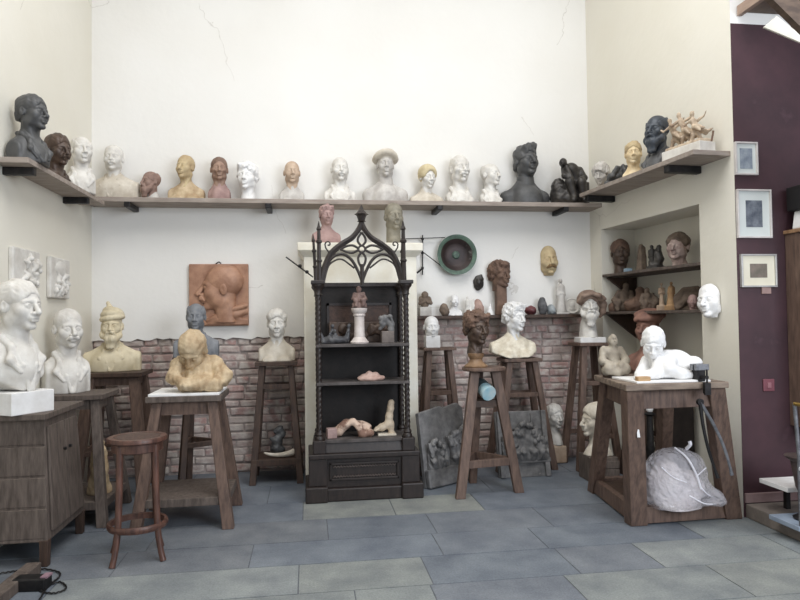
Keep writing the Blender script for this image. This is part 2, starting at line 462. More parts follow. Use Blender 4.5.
W_DARK = mat('dark_wood', (82, 62, 50), (48, 35, 29), .6, scale=14, bump=.3, stretch=(3, 3, .5), sharp=(.3, .7), c3=(104, 84, 70))
W_MID = mat('brown_wood', (118, 95, 82), (74, 58, 51), .6, scale=14, bump=.3, stretch=(3, 3, .5), sharp=(.3, .7), c3=(140, 116, 96))
W_GREY = mat('weathered_wood', (108, 96, 88), (70, 60, 54), .75, scale=14, bump=.35, stretch=(3, 3, .5), sharp=(.3, .7), c3=(146, 134, 122))
W_TOP = mat('dusty_worktop', (150, 134, 118), (92, 76, 66), .7, scale=7, bump=.3, stretch=(.7, 3, 3), sharp=(.3, .65), c3=(186, 178, 170))
W_GOTH = mat('blackened_oak', (50, 40, 36), (28, 22, 20), .45, scale=14, bump=.3, stretch=(3, 3, .6), sharp=(.3, .7), c3=(72, 60, 54))
W_RED = mat('reddish_bentwood', (104, 72, 60), (66, 44, 38), .4, scale=16, bump=.15, stretch=(3, 3, .5))
W_SHELF = mat('shelf_board', (164, 152, 142), (138, 126, 117), .7, scale=10, bump=.2, stretch=(.5, 2, 3))
METAL = mat('blackened_iron', (52, 50, 50), (34, 33, 34), .5, .6, scale=20, bump=.2)
STEEL = mat('dull_steel', (150, 152, 156), (112, 112, 116), .4, .7, scale=20, bump=.1)

# ------------------------------------------------------------------ the room
WL, WB, TOP = -1.92, 6.15, 5.6
A_, B_ = Vector((2.80, 6.15, 0)), Vector((2.955, 4.14, 0))
def wallR(Y): return A_.x + (B_.x - A_.x) * (A_.y - Y) / (A_.y - B_.y)
def struct(o): return tag(o, kind='structure')

def floor_mat(name, cols):
    m = bpy.data.materials.new(name); m.use_nodes = True; n = m.node_tree.nodes; L = m.node_tree.links; b = n['Principled BSDF']
    tc = n.new('ShaderNodeTexCoord'); ge = n.new('ShaderNodeNewGeometry')
    slab = n.new('ShaderNodeValToRGB'); e = slab.color_ramp.elements; e[0].color = srgb(cols[0]); e[1].color = srgb(cols[-1])
    for i, c in enumerate(cols[1:-1]): q = e.new((i+1)/(len(cols)-1)); q.color = srgb(c)
    L.new(ge.outputs['Random Per Island'], slab.inputs[0])
    def noise(sc, det, lo, hi, p0=.3, p1=.7):
        n1 = n.new('ShaderNodeTexNoise'); n1.inputs['Scale'].default_value = sc; n1.inputs['Detail'].default_value = det; n1.inputs['Roughness'].default_value = .65
        L.new(tc.outputs['Object'], n1.inputs['Vector']); r = n.new('ShaderNodeValToRGB'); r.color_ramp.elements[0].position = p0; r.color_ramp.elements[1].position = p1
        r.color_ramp.elements[0].color = lo; r.color_ramp.elements[1].color = hi; L.new(n1.outputs['Fac'], r.inputs[0]); return n1, r
    n1, r1 = noise(3.5, 9, (.62, .63, .66, 1), (1.2, 1.18, 1.12, 1)); n2, r2 = noise(95, 4, (.76, .76, .76, 1), (1.18, 1.18, 1.18, 1))
    def mul(a, c):
        x = n.new('ShaderNodeMix'); x.data_type = 'RGBA'; x.blend_type = 'MULTIPLY'; x.inputs[0].default_value = 1
        L.new(a, x.inputs[6]); L.new(c, x.inputs[7]); return x.outputs[2]
    L.new(mul(mul(slab.outputs[0], r1.outputs[0]), r2.outputs[0]), b.inputs['Base Color']); b.inputs['Roughness'].default_value = .5
    bp = n.new('ShaderNodeBump'); bp.inputs['Strength'].default_value = .4; bp.inputs['Distance'].default_value = .004
    L.new(n2.outputs['Fac'], bp.inputs['Height']); L.new(bp.outputs[0], b.inputs['Normal'])
    return m
def wall_mat(name, c1, c2, c3):
    m = bpy.data.materials.new(name); m.use_nodes = True; n = m.node_tree.nodes; L = m.node_tree.links; b = n['Principled BSDF']
    b.inputs['Roughness'].default_value = .9; b.inputs['Specular IOR Level'].default_value = .2
    tc = n.new('ShaderNodeTexCoord')
    n1 = n.new('ShaderNodeTexNoise'); n1.inputs['Scale'].default_value = .8; n1.inputs['Detail'].default_value = 7
    L.new(tc.outputs['Object'], n1.inputs['Vector'])
    r = n.new('ShaderNodeValToRGB'); e = r.color_ramp.elements; e[0].position = .3; e[1].position = .7
    e[0].color = srgb(c1); e[1].color = srgb(c2); L.new(n1.outputs['Fac'], r.inputs[0])
    # fine settlement cracks, few and faint
    n3 = n.new('ShaderNodeTexNoise'); n3.inputs['Scale'].default_value = 3; n3.inputs['Detail'].default_value = 5; L.new(tc.outputs['Object'], n3.inputs['Vector'])
    mx = n.new('ShaderNodeMix'); mx.data_type = 'RGBA'; mx.inputs[0].default_value = .22; L.new(tc.outputs['Object'], mx.inputs[6]); L.new(n3.outputs['Color'], mx.inputs[7])
    vo = n.new('ShaderNodeTexVoronoi'); vo.feature = 'DISTANCE_TO_EDGE'; vo.inputs['Scale'].default_value = .55; L.new(mx.outputs[2], vo.inputs['Vector'])
    lt = n.new('ShaderNodeMath'); lt.operation = 'LESS_THAN'; lt.inputs[1].default_value = .0010; L.new(vo.outputs['Distance'], lt.inputs[0])
    n4 = n.new('ShaderNodeTexNoise'); n4.inputs['Scale'].default_value = 1.1; L.new(tc.outputs['Object'], n4.inputs['Vector'])
    gt = n.new('ShaderNodeMath'); gt.operation = 'GREATER_THAN'; gt.inputs[1].default_value = .56; L.new(n4.outputs['Fac'], gt.inputs[0])
    an = n.new('ShaderNodeMath'); an.operation = 'MULTIPLY'; L.new(lt.outputs[0], an.inputs[0]); L.new(gt.outputs[0], an.inputs[1])
    hf = n.new('ShaderNodeMath'); hf.operation = 'MULTIPLY'; L.new(an.outputs[0], hf.inputs[0]); hf.inputs[1].default_value = .28
    m2 = n.new('ShaderNodeMix'); m2.data_type = 'RGBA'; L.new(hf.outputs[0], m2.inputs[0]); L.new(r.outputs[0], m2.inputs[6]); m2.inputs[7].default_value = srgb(c3)
    L.new(m2.outputs[2], b.inputs['Base Color'])
    n2 = n.new('ShaderNodeTexNoise'); n2.inputs['Scale'].default_value = 14; n2.inputs['Detail'].default_value = 6; L.new(tc.outputs['Object'], n2.inputs['Vector'])
    bp = n.new('ShaderNodeBump'); bp.inputs['Strength'].default_value = .25; bp.inputs['Distance'].default_value = .01
    L.new(n2.outputs['Fac'], bp.inputs['Height']); L.new(bp.outputs[0], b.inputs['Normal'])
    return m
WALL = wall_mat('painted_wall', (236, 234, 230), (229, 226, 220), (150, 140, 124))
WALLS = wall_mat('painted_side_wall', (232, 228, 217), (224, 219, 205), (150, 140, 124))
MAROON = mat('maroon_paint', (72, 45, 51), (57, 35, 41), .6, scale=3, bump=.2, bscale=20, c3=(84, 58, 66))
CREAM = mat('cream_paint', (240, 236, 224), (226, 218, 198), .7, scale=4, bump=.15, bscale=20)
STONE = mat('step_stone', (132, 122, 114), (104, 96, 90), .8, scale=6, bump=.35)
SKIRT = mat('pink_skirting', (150, 126, 124), (126, 104, 104), .7, scale=6, bump=.2)

fo = MB().box((WL-.2, -1, -.12), (5.2, WB+.2, -.004)).build('floor', mat('floor_joint', (106, 110, 116), (92, 95, 101), .9, scale=20, bump=.3))
struct(fo)
rf = random.Random(12)
dark, light = MB(), MB()
rows = [6.36, 5.62, 5.09, 4.63, 4.19, 3.80, 3.40, 2.98, 2.55, 2.1, 1.6, 1.1, .6, .1, -.4, -1.]
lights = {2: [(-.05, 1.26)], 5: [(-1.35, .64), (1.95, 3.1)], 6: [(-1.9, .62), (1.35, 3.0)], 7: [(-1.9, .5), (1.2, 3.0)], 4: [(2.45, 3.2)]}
for i in range(len(rows)-1):
    y1, y0 = rows[i], rows[i+1]; x = WL - .2 - rf.uniform(0, .6)
    cuts = sorted(v for p in lights.get(i, ()) for v in p)
    xs = [WL-.2]
    while xs[-1] < 5.2:
        nx = xs[-1] + rf.uniform(.62, 1.35); c = [v for v in cuts if xs[-1]+.05 < v < nx + .25]
        xs.append(min(c[0] if c else nx, 5.2))
    for u, v in zip(xs, xs[1:]):
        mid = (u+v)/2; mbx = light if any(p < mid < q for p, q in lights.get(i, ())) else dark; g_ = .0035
        z_ = rf.uniform(-.0012, 0)
        mbx.box((u+g_, y0+g_, -.05), (v-g_, y1-g_, z_))
dark.build('stone_slab_paving', floor_mat('blue_stone', [(112, 118, 127), (118, 125, 135), (113, 120, 129), (121, 127, 136), (115, 119, 125)]), fo)
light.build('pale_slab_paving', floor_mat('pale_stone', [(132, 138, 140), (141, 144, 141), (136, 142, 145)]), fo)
# back wall: plaster with a ragged lower edge over bare brick
rng = random.Random(3)
def ragged(x0, x1, z, amp, n):
    return [(x0 + (x1-x0)*i/n, z + rng.uniform(-amp, amp)) for i in range(n+1)]
poly = ragged(WL, -.02, 1.235, .014, 34) + [(-.02, 1.2), (.96, 1.2)] + ragged(1.0, 2.80, 1.405, .008, 18) + [(2.80, TOP), (WL, TOP)]
wb = struct(MB().prism(poly, WB, WB+.2).build('wall_back', WALL))
mb = MB(); mb.box((WL, WB+.032, 0), (2.85, WB+.2, 1.6)).build('mortar_bed', mat('mortar', (172, 160, 154), (146, 134, 128), .95, scale=20, bump=.5), wb)
mb = MB(); z = .02; row = 0
while z < 1.43:
    h = rng.uniform(.056, .066); x = WL + .01 - (.12 if row % 2 else 0)
    while x < 2.80:
        w = rng.choice((.2, .22, .24, .19, .12)); d = rng.uniform(.0, .014); t = rng.uniform(-.005, .005)
        x0, x1 = max(x, WL+.005), min(x+w-.012, 2.81)
        if x1 - x0 > .04:
            y = WB + .012 + d
            j = lambda: rng.uniform(-.006, .006)
            v = [(x0+j(), y+j(), z+t+j()), (x1+j(), y+j(), z+t+j()), (x1, WB+.07, z+t), (x0, WB+.07, z+t), (x0+j(), y+j(), z+h+t+j()), (x1+j(), y+j(), z+h+t+j()), (x1, WB+.07, z+h+t), (x0, WB+.07, z+h+t)]
            mb.hexa(v[:4], v[4:])
        x += w
    z += h + .011; row += 1
def brick_mat():
    m = bpy.data.materials.new('old_brick'); m.use_nodes = True; n = m.node_tree.nodes; L = m.node_tree.links; b = n['Principled BSDF']
    ge = n.new('ShaderNodeNewGeometry'); r = n.new('ShaderNodeValToRGB'); e = r.color_ramp.elements
    e[0].color = srgb((170, 152, 147)); e[1].color = srgb((186, 172, 165)); 
    for p, c in ((.2, (164, 138, 133)), (.4, (180, 146, 139)), (.55, (158, 142, 137)), (.7, (184, 160, 153)), (.85, (172, 159, 152))): q = e.new(p); q.color = srgb(c)
    L.new(ge.outputs['Random Per Island'], r.inputs[0])
    tc = n.new('ShaderNodeTexCoord'); no = n.new('ShaderNodeTexNoise'); no.inputs['Scale'].default_value = 14; no.inputs['Detail'].default_value = 8; L.new(tc.outputs['Object'], no.inputs['Vector'])
    r2 = n.new('ShaderNodeValToRGB'); r2.color_ramp.elements[0].position = .42; r2.color_ramp.elements[1].position = .64; L.new(no.outputs['Fac'], r2.inputs[0])
    x = n.new('ShaderNodeMix'); x.data_type = 'RGBA'; L.new(r2.outputs[0], x.inputs[0]); L.new(r.outputs[0], x.inputs[6]); x.inputs[7].default_value = srgb((202, 192, 184))
    L.new(x.outputs[2], b.inputs['Base Color']); b.inputs['Roughness'].default_value = .95
    n2 = n.new('ShaderNodeTexNoise'); n2.inputs['Scale'].default_value = 45; n2.inputs['Detail'].default_value = 5; L.new(tc.outputs['Object'], n2.inputs['Vector'])
    bp = n.new('ShaderNodeBump'); bp.inputs['Strength'].default_value = .7; bp.inputs['Distance'].default_value = .008; L.new(n2.outputs['Fac'], bp.inputs['Height']); L.new(bp.outputs[0], b.inputs['Normal'])
    return m
bo = mb.build('brickwork', brick_mat(), wb, bevel=.012)
struct(MB().box((WL-.2, -1, 0), (WL, WB+.2, TOP)).build('wall_left', WALLS))
# right wall with its alcove, built along the wall: u from the back corner, d into the wall
_u = (B_ - A_); WLEN = _u.length; _u.normalize(); _d = Vector((-_u.y, _u.x, 0))
if _d.x < 0: _d = -_d
MR = Matrix(((_u.x, _d.x, 0, A_.x), (_u.y, _d.y, 0, A_.y), (0, 0, 1, 0), (0, 0, 0, 1)))
def u_of(px, py):
    d = ray(px, py); o = Vector((0, 0, CZ)); n_ = _d
    t = (A_ - o).dot(n_) / d.dot(n_); p = o + d * t
    return (p - A_).dot(_u), p.z
AU0, AZ = u_of(601, 232)[0], 0
AU1 = u_of(699, 204)[0]; ATOP = .5*(u_of(600, 231)[1] + u_of(697, 203)[1]); ADEP = .36
def rbox(mbx, u0, u1, z0, z1, d0=0., d1=.5):
    c = [MR @ Vector(p) for p in ((u0, d0, z0), (u0, d1, z0), (u1, d1, z0), (u1, d0, z0))]
    k = [MR @ Vector(p) for p in ((u0, d0, z1), (u0, d1, z1), (u1, d1, z1), (u1, d0, z1))]
    return mbx.hexa([c[0], c[3], c[2], c[1]], [k[0], k[3], k[2], k[1]])
mb = MB(); rbox(mb, -.2, AU0, 0, TOP); rbox(mb, AU0, AU1, ATOP, TOP); rbox(mb, AU1, WLEN, 0, TOP); rbox(mb, AU0-.01, AU1+.01, 0, ATOP+.01, ADEP, .5)
struct(mb.build('wall_right', WALLS))
mw = MB().box((B_.x-.0, B_.y-.004, 0), (5.2, B_.y+.2, 3.44)); mw = struct(mw.build('wall_far_right', MAROON))
MB().box((B_.x, B_.y, 3.44), (5.2, B_.y+.2, TOP)).build('upper_plaster', WALL, mw)
struct(MB().box((B_.x+.005, B_.y-.022, .1), (5.2, B_.y-.004, .165)).build('baseboard_right', SKIRT, bevel=.004))
# raised stone step in front of the maroon wall
struct(MB().box((B_.x+.01, 1.0, 0), (5.2, B_.y-.004, .095)).build('floor_step', STONE, bevel=.008))
# ceiling with a skylight opening
SX0, SX1, SY0, SY1 = -1.3, 2.6, .6, 4.3
mb = MB(); mb.box((WL-.2, -1, TOP), (SX0, WB+.2, TOP+.15)).box((SX1, -1, TOP), (5.2, WB+.2, TOP+.15)).box((SX0, -1, TOP), (SX1, SY0, TOP+.15)).box((SX0, SY1, TOP), (SX1, WB+.2, TOP+.15))
struct(mb.build('ceiling', WALL))
struct(MB().box((5.2, -1, 0), (5.35, WB+.2, TOP)).build('wall_passage', MAROON))
# landing and stair overhead, before the maroon wall
st = thing('wooden_staircase', 'dark brown wooden staircase and landing overhead beside the maroon wall', 'staircase', (3.1, 4.1, 3.1))
W_STAIR = mat('stair_wood', (112, 92, 76), (78, 62, 52), .6, scale=10, bump=.2, stretch=(1, .4, 3))
def loc(o, root):                                                            # parts written in world coordinates
    o.matrix_parent_inverse = Matrix.LocRotScale(root.location, root.rotation_euler, root.scale).inverted(); return o
x_l = at(740, 14, 4.1).x
zl = at(740, 14, 4.1).z
loc(MB().box((x_l, 2.2, zl), (x_l+.035, 4.13, zl+.07)).build('landing_edge', mat('pale_edge_wood', (170, 146, 130), (146, 124, 110), .6, scale=10, bump=.1, stretch=(3, .5, 3)), st), st)
loc(MB().box((x_l+.035, 2.2, zl+.03), (5.0, 4.13, zl+.08)).build('landing', W_STAIR, st), st)
a = at(760, -4, 3.0); b = at(806, 41, 3.0)
dr = Vector((b.x-a.x, 0, b.z-a.z)).normalized()
a = a - dr*.05; b = b + dr*1.2; nrm = Vector((-dr.z, 0, dr.x)); nrm = nrm if nrm.z > 0 else -nrm
def slab(mbx, p, q, t, y0, y1):
    v = [p, q, q + nrm*t, p + nrm*t]
    return mbx.prism([(w.x, w.z) for w in v], y0, y1)
loc(slab(MB(), a, b, .34, 2.96, 3.0).build('stringer', W_STAIR, st), st)
q = [at(x, y, 3.5) for x, y in ((764, 27), (800, 42), (815, 47), (815, 46), (777, 16))]
loc(MB().prism([(v.x, v.z) for v in q], 3.5, 3.512).build('cheek_panel', CREAM, st), st)
# ------------------------------------------------------------------ stands and tables
def stand(label, c, tz, tw, td, bw, bd, rz=0., leg=.06, nl=4, shelf=None, rails=(), apron=.08, tt=.035, m=None, mtop=None, disc=0., name='modelling_stand', cat='stand', inset=.03, skip=(), sx=None, rail_h=.04):
    m = m or W_MID; mtop = mtop or m
    r = thing(name, label, cat, (c[0], c[1], 0), rz)
    if disc: MB().lathe([(disc*.97, tz-tt), (disc, tz-tt+.006), (disc, tz-.006), (disc*.98, tz)], 40).build('top', mtop, r, smooth=True)
    else: MB().box((-tw/2, -td/2, tz-tt), (tw/2, td/2, tz)).build('top', mtop, r, bevel=.004)
    if nl == 4: cor = [(-1,-1),(1,-1),(1,1),(-1,1)]
    else: cor = [(-1,-1),(1,-1),(0,1)]
    def P(i, z):
        sx_, sy_ = cor[i]; t = z/(tz-tt)
        if nl == 4: hx = bw/2*(1-t)+(tw/2-inset-leg/2)*t; hy = bd/2*(1-t)+(td/2-inset-leg/2)*t
        else: hx = bw/2*(1-t)+(tw/2-inset-leg/2)*t*.8; hy = bd/2*(1-t)+(td/2-inset-leg/2)*t*.8
        return Vector((sx_*hx, sy_*hy, z))
    for i in range(nl):
        MB().bar(P(i, 0), P(i, tz-tt), leg, leg, w2=leg*.9, h2=leg*.9).build('leg', m, r, bevel=.004)
    n = len(cor)
    if apron:
        for i in range(n):
            j = (i+1) % n; MB().bar(P(i, tz-tt-apron/2), P(j, tz-tt-apron/2), .025, apron).build('apron', m, r)
    for z in rails:
        for i in range(n):
            if (z, i) in skip: continue
            j = (i+1) % n; MB().bar(P(i, z), P(j, z), .03, rail_h).build('stretcher', m, r, bevel=.003)
    if shelf:
        p = P(0, shelf); q = P(2, shelf)
        MB().box((p.x-.03, p.y-.03, shelf-.055), (-p.x+.03, (q.y if nl == 4 else -p.y)+.03, shelf)).build('shelf', mtop, r, bevel=.004)
    return r
def top_at(px, py, Y): return at(px, py, Y)

# low cabinet with flaring sides
CZT = .87
cab = thing('tool_cabinet', 'low weathered plank cabinet carrying the big plaster bust in profile on its block', 'cabinet', (-1.69, 4.36, 0))
hexa = lambda x0, x1, y0, y1, z0, X0, X1, Y0, Y1, z1: MB().hexa([(x0,y0,z0),(x1,y0,z0),(x1,y1,z0),(x0,y1,z0)], [(X0,Y0,z1),(X1,Y0,z1),(X1,Y1,z1),(X0,Y1,z1)])
hexa(-.2, .195, -.34, .28, .14, -.2, .15, -.25, .25, CZT-.035).build('body', W_GREY, cab, bevel=.006)
MB().box((-.21, -.32, CZT-.035), (.175, .335, CZT)).build('top', W_GREY, cab, bevel=.005)
for x, y in ((.175, -.32), (.175, .26), (-.18, -.32), (-.18, .26)):
    MB().bar((x, y, 0), (x, y, .15), .045, .045, w2=.05, h2=.05).build('leg', W_DARK, cab, bevel=.004)
for k in range(4):                                                            # plank joints of the end facing the camera
    z = .16 + k*.175; t = (z-.14)/(CZT-.175)
    MB().box((-.2, -.343+.09*t-.0, z), (.19-.045*t, -.33+.09*t, z+.168)).build('plank', W_GREY, cab, bevel=.004)
for y0, y1 in ((-.29, -.01), (.0, .25)):                                       # doors on the side facing the room
    v = lambda y, z: (.197-.045*(z-.14)/(CZT-.175), y*(1-.14*(z-.14)/(CZT-.175)), z)
    b0 = [v(y0, .19), v(y1, .19)]; b1 = [v(y0, CZT-.08), v(y1, CZT-.08)]
    o = lambda p: (p[0]+.014, p[1], p[2])
    d = MB().hexa([b0[0], o(b0[0]), o(b0[1]), b0[1]], [b1[0], o(b1[0]), o(b1[1]), b1[1]]).build('door', W_GREY, cab, bevel=.003)
    yk = (y1-.04) if y0 < -.1 else (y0+.05)
    k = v(yk, .62); MB().tube([(k[0]+.01, k[1], k[2]), (k[0]+.03, k[1], k[2])], .010, 10).build('door_knob', METAL, d)

# stands along the wall
Y = 5.03; p = at(88, 392, Y-.18)
stand('weathered stand with low shelf under the moustached plaster bust', (-1.655, Y), at(88, 395, Y-.2).z, .44, .42, .50, .60, shelf=.17, rails=(), apron=.07, m=W_GREY, leg=.065)
Y = 5.70
stand('tall weathered stand under the plaster bust wearing a turban', (at(116, 372, Y).x+.01, Y), at(115, 373, Y-.2).z, .48, .40, .53, .48, rails=(.35,), apron=.07, m=W_MID, leg=.085, mtop=W_DARK)
E5 = (-.845, 4.83)
Z5 = at(222, 395, 4.62).z
stand('brown stand with planked low shelf under the ochre bust of a bowed child', E5, Z5, .50, .46, .60, .56, shelf=.21, apron=.09, m=W_MID, mtop=W_GREY, leg=.075, tt=.04)
Y = 5.62
Z6 = at(195, 358, Y-.1).z
stand('dark narrow three-legged stand under the grey clay bust', (at(196, 358, Y).x, Y), Z6, .30, .30, .40, .40, nl=3, rails=(.40,), apron=0, m=W_DARK, leg=.05, rz=.5)
Y = 5.86
Z7 = at(278, 362, Y-.15).z
S7 = stand('slim dark stand with a low rail under the plain white bust by the brick wall', (at(279, 362, Y).x-.02, Y), Z7, .36, .28, .40, .36, nl=4, shelf=.21, rails=(.82,), apron=0, m=W_DARK, leg=.055, skip=((.82, 3), (.82, 1)))
Y = 5.88
Z8 = at(437, 348, Y-.12).z
stand('tall narrow brown stand under the small plaster baby head', (at(438, 348, Y).x, Y), Z8, .30, .22, .36, .32, nl=4, rails=(.72,), apron=0, m=W_MID, leg=.055, skip=((.72, 3), (.72, 1)), tt=.025)
Y = 5.90
Z9 = at(514, 359, Y-.15).z
stand('brown stand behind the slate relief, under the white ruffled female bust', (at(519, 359, Y).x, Y), Z9, .36, .28, .52, .34, nl=4, rails=(.68,), apron=0, m=W_MID, leg=.06, skip=((.68, 3), (.68, 1)), tt=.03)
Y = 5.80
Z10 = at(592, 343, Y-.15).z
stand('tall brown stand in the corner under the bearded plaster head with a cap', (at(594, 343, Y).x - .055, Y), Z10, .29, .29, .38, .38, nl=4, rails=(.30, .78), apron=0, m=W_MID, leg=.06, tt=.03, skip=((.3, 3), (.78, 3)))
# three-legged front stand
TC = (1.395, 5.10); Z11 = at(480, 367, 5.08).z
t11 = thing('turntable_stand', 'three-legged wooden stand with a disc top standing before the leaning reliefs', 'stand', (TC[0], TC[1], 0))
MB().lathe([(.165, Z11-.03), (.175, Z11-.024), (.175, Z11-.006), (.17, Z11)], 40).build('top', W_MID, t11, smooth=True)
f3 = [Vector((-.245, -.15, 0)), Vector((.255, -.06, 0)), Vector((-.03, .30, 0))]; g3 = [Vector((-.09, -.055, Z11-.03)), Vector((.085, -.03, Z11-.03)), Vector((-.01, .10, Z11-.03))]
L3 = lambda i, z: f3[i].lerp(g3[i], z/(Z11-.03))
for i in range(3): MB().bar(f3[i], g3[i], .075 if i < 2 else .06, .05, w2=.075 if i < 2 else .06, h2=.05).build('leg', W_MID, t11, bevel=.004)
for i, j in ((0, 1), (1, 2), (2, 0)): MB().bar(L3(i, .25), L3(j, .25), .03, .06).build('stretcher', W_MID, t11, bevel=.003)
ZC = .735
MB().hexa([L3(0, ZC-.05)+Vector((.02,.01,0)), L3(1, ZC-.05)+Vector((-.0,0,0)), L3(2, ZC-.05)+Vector((.05,0,0)), L3(2, ZC-.05)+Vector((-.05,0,0))], [L3(0, ZC)+Vector((.02,.01,0)), L3(1, ZC), L3(2, ZC)+Vector((.05,0,0)), L3(2, ZC)+Vector((-.05,0,0))]).build('shelf', W_DARK, t11)
# round stool
sc_ = atZ(136, 437, .715)
ST = thing('bar_stool', 'round reddish bentwood stool with a foot ring on the stone floor', 'stool', (sc_.x, 4.10, 0), .25)
SH = .715; SR = .170
MB().lathe([(SR*.95, SH-.03), (SR, SH-.024), (SR, SH-.008), (SR*.97, SH), (SR*.80, SH), (SR*.78, SH-.004), (.02, SH-.006)], 48).build('seat', W_RED, ST, smooth=True)
MB().lathe([(.002, SH-.006), (SR*.74, SH-.006), (SR*.76, SH-.001), (SR*.70, SH+.001), (.002, SH+.002)], 48).build('seat_panel', mat('worn_cane', (96, 74, 64), (48, 34, 30), .6, scale=60, bump=.4), ST, smooth=True)
MB().lathe([(SR*.82, SH-.085), (SR*.86, SH-.08), (SR*.86, SH-.028), (SR*.8, SH-.028)], 48).build('seat_apron', W_RED, ST, smooth=True)
for k in range(4):
    a = PI/4 + k*PI/2; c_, s_ = math.cos(a), math.sin(a)
    MB().tube([(c_*r, s_*r, z) for r, z in ((.195, 0), (.178, .05), (.160, .13), (.150, .22), (.142, .4), (.135, SH-.04))], [.018, .017, .018, .019, .019, .02], 10).build('leg', W_RED, ST, smooth=True)
MB().lathe([(.150, .18), (.166, .178), (.172, .19), (.172, .208), (.166, .216), (.150, .214)], 48).build('foot_ring', W_RED, ST, smooth=True)
for o in ST.children:
    if o.name.startswith('foot_ring'):
        me = o.data                                                           # open the centre of the ring: drop the two cap faces, join inner edge
        import bmesh
        bm = bmesh.new(); bm.from_mesh(me); bm.faces.ensure_lookup_table()
        caps = [f for f in bm.faces if len(f.verts) > 10]; lo_, hi_ = [sorted(f.verts, key=lambda v: v.index) for f in caps][:2]
        bmesh.ops.delete(bm, geom=caps, context='FACES_ONLY')
        for i in range(48): bm.faces.new((lo_[i], hi_[i], hi_[(i+1) % 48], lo_[(i+1) % 48]))
        bmesh.ops.recalc_face_normals(bm, faces=bm.faces); bm.to_mesh(me); bm.free()
# big work table
WT = thing('work_table', 'heavy brown work table with splayed legs under the white crouching child', 'table', (0, 0, 0))
ZT = .965
tp = [atZ(626, 385, ZT), atZ(718, 380, ZT), None, atZ(592, 373, ZT)]
fl = tp[0]; fr = Vector((tp[1].x, tp[0].y+.02, ZT)); bl = Vector((fl.x+.12, fl.y+.72, ZT)); br = Vector((fr.x+.0, fr.y+.72, ZT))
tops = [fl, fr, br, bl]
ft = [atZ(636, 524), atZ(727, 518), Vector((2.83, 4.96, 0)), atZ(595, 492)]
ft[1] = Vector((2.865, ft[0].y+.02, 0))
loc_ = lambda L: [Vector(v) for v in L]
MB().hexa([v - Vector((0,0,.04)) for v in tops], tops).build('top', W_TOP, WT, bevel=.005)
ins = [Vector((.075, .07, -.04)), Vector((-.065, .07, -.04)), Vector((-.06, -.08, -.04)), Vector((.07, -.08, -.04))]
ltop = [tops[i] + ins[i] for i in range(4)]
LT = lambda i, z: ft[i].lerp(ltop[i], z/(ZT-.04))
for i in range(4): MB().bar(ft[i], ltop[i], .12 if i < 2 else .09, .10, w2=.115 if i < 2 else .09, h2=.09).build('leg', W_MID, WT, bevel=.006)
for i in range(4):
    j = (i+1) % 4; MB().bar(LT(i, ZT-.105), LT(j, ZT-.105), .03, .12).build('apron', W_MID, WT, bevel=.003)
for i in (0, 1, 3):
    j = (i+1) % 4; MB().bar(LT(i, .065), LT(j, .065), .05, .11).build('rail', W_MID, WT, bevel=.004)
MB().bar(LT(2, .065), LT(3, .065), .05, .11).build('rail', W_MID, WT, bevel=.004)
p0, p1, p2, p3 = [LT(i, .10) for i in range(4)]
MB().hexa([p0+Vector((0,0,-.02)), p1+Vector((0,0,-.02)), p2+Vector((0,0,-.02)), p3+Vector((0,0,-.02))], [p0, p1, p2, p3]).build('low_shelf', W_DARK, WT)
MB().prism([(0,0),(.02,.0),(.012,.05),(.004,.05),(-.002,.03)], 0, .003, Matrix.Translation(LT(0, .62)+Vector((-.005,-.063,0)))).build('paint_mark', CHALK, WT)
# stand behind the work table carrying the beret bust
YB = 5.30; ZB = at(640, 372, YB-.1).z + .0
stand('tall dark stand behind the work table under the reddish beret bust', (at(650, 372, YB).x, YB), ZB, .32, .28, .36, .32, nl=4, rails=(.35,), apron=.07, m=W_DARK, leg=.07, tt=.035)

# ------------------------------------------------------------------ white mantel block
mx0, mx1, my, mz = at(304, 300, 5.62).x, at(417, 300, 5.62).x, 5.62, at(360, 243, 5.60).z
mt = thing('chimney_piece', 'white painted chimney breast with a moulded cornice behind the gothic cabinet', 'chimney piece', ((mx0+mx1)/2, my, 0))
hw = (mx1-mx0)/2
MB().box((-hw, 0, 0), (hw, WB-my-.002, mz-.10)).build('body', CREAM, mt, bevel=.006)
mb = MB(); 
prof = [(0, mz-.115), (-.018, mz-.105), (-.022, mz-.09), (-.05, mz-.07), (-.055, mz-.062), (-.055, mz), (.3, mz), (.3, mz-.115)]
mb.hexa([(-hw,.0,mz-.12),(hw,0,mz-.12),(hw,WB-my-.002,mz-.12),(-hw,WB-my-.002,mz-.12)], [(-hw-.045,-.05,mz-.07),(hw+.045,-.05,mz-.07),(hw+.045,WB-my-.002,mz-.07),(-hw-.045,WB-my-.002,mz-.07)])
mb.box((-hw-.05, -.055, mz-.07), (hw+.05, WB-my-.002, mz)).build('cornice', CREAM, mt, bevel=.006)

# ------------------------------------------------------------------ gothic cabinet
GX = (at(308, 503, 5.05).x + at(421, 499, 5.05).x)/2; GY = 5.04
G_ = thing('gothic_cabinet', 'carved black gothic display cabinet with an ogee arch and twisted columns', 'cabinet', (GX, GY, 0))
gz = lambda y: at(360, y, GY+.03).z
def gx(x): return at(x, 380, GY+.03).x - GX
D = .42
MB().box((-.44, 0, 0), (.44, D+.02, .10)).build('plinth', W_GOTH, G_, bevel=.01)
for x in (-.37, .37): MB().box((x-.085, -.025, 0), (x+.085, D, .12)).build('plinth_block', W_GOTH, G_, bevel=.01)
zb = gz(452)
MB().box((-.40, .03, .10), (.40, D, zb-.04)).build('drum', W_GOTH, G_, bevel=.004)
for x in (-.36, .36): MB().box((x-.07, .005, .12), (x+.07, .2, zb-.04)).build('pilaster', W_GOTH, G_, bevel=.006)
fr_ = MB(); pz0, pz1 = .155, zb-.075
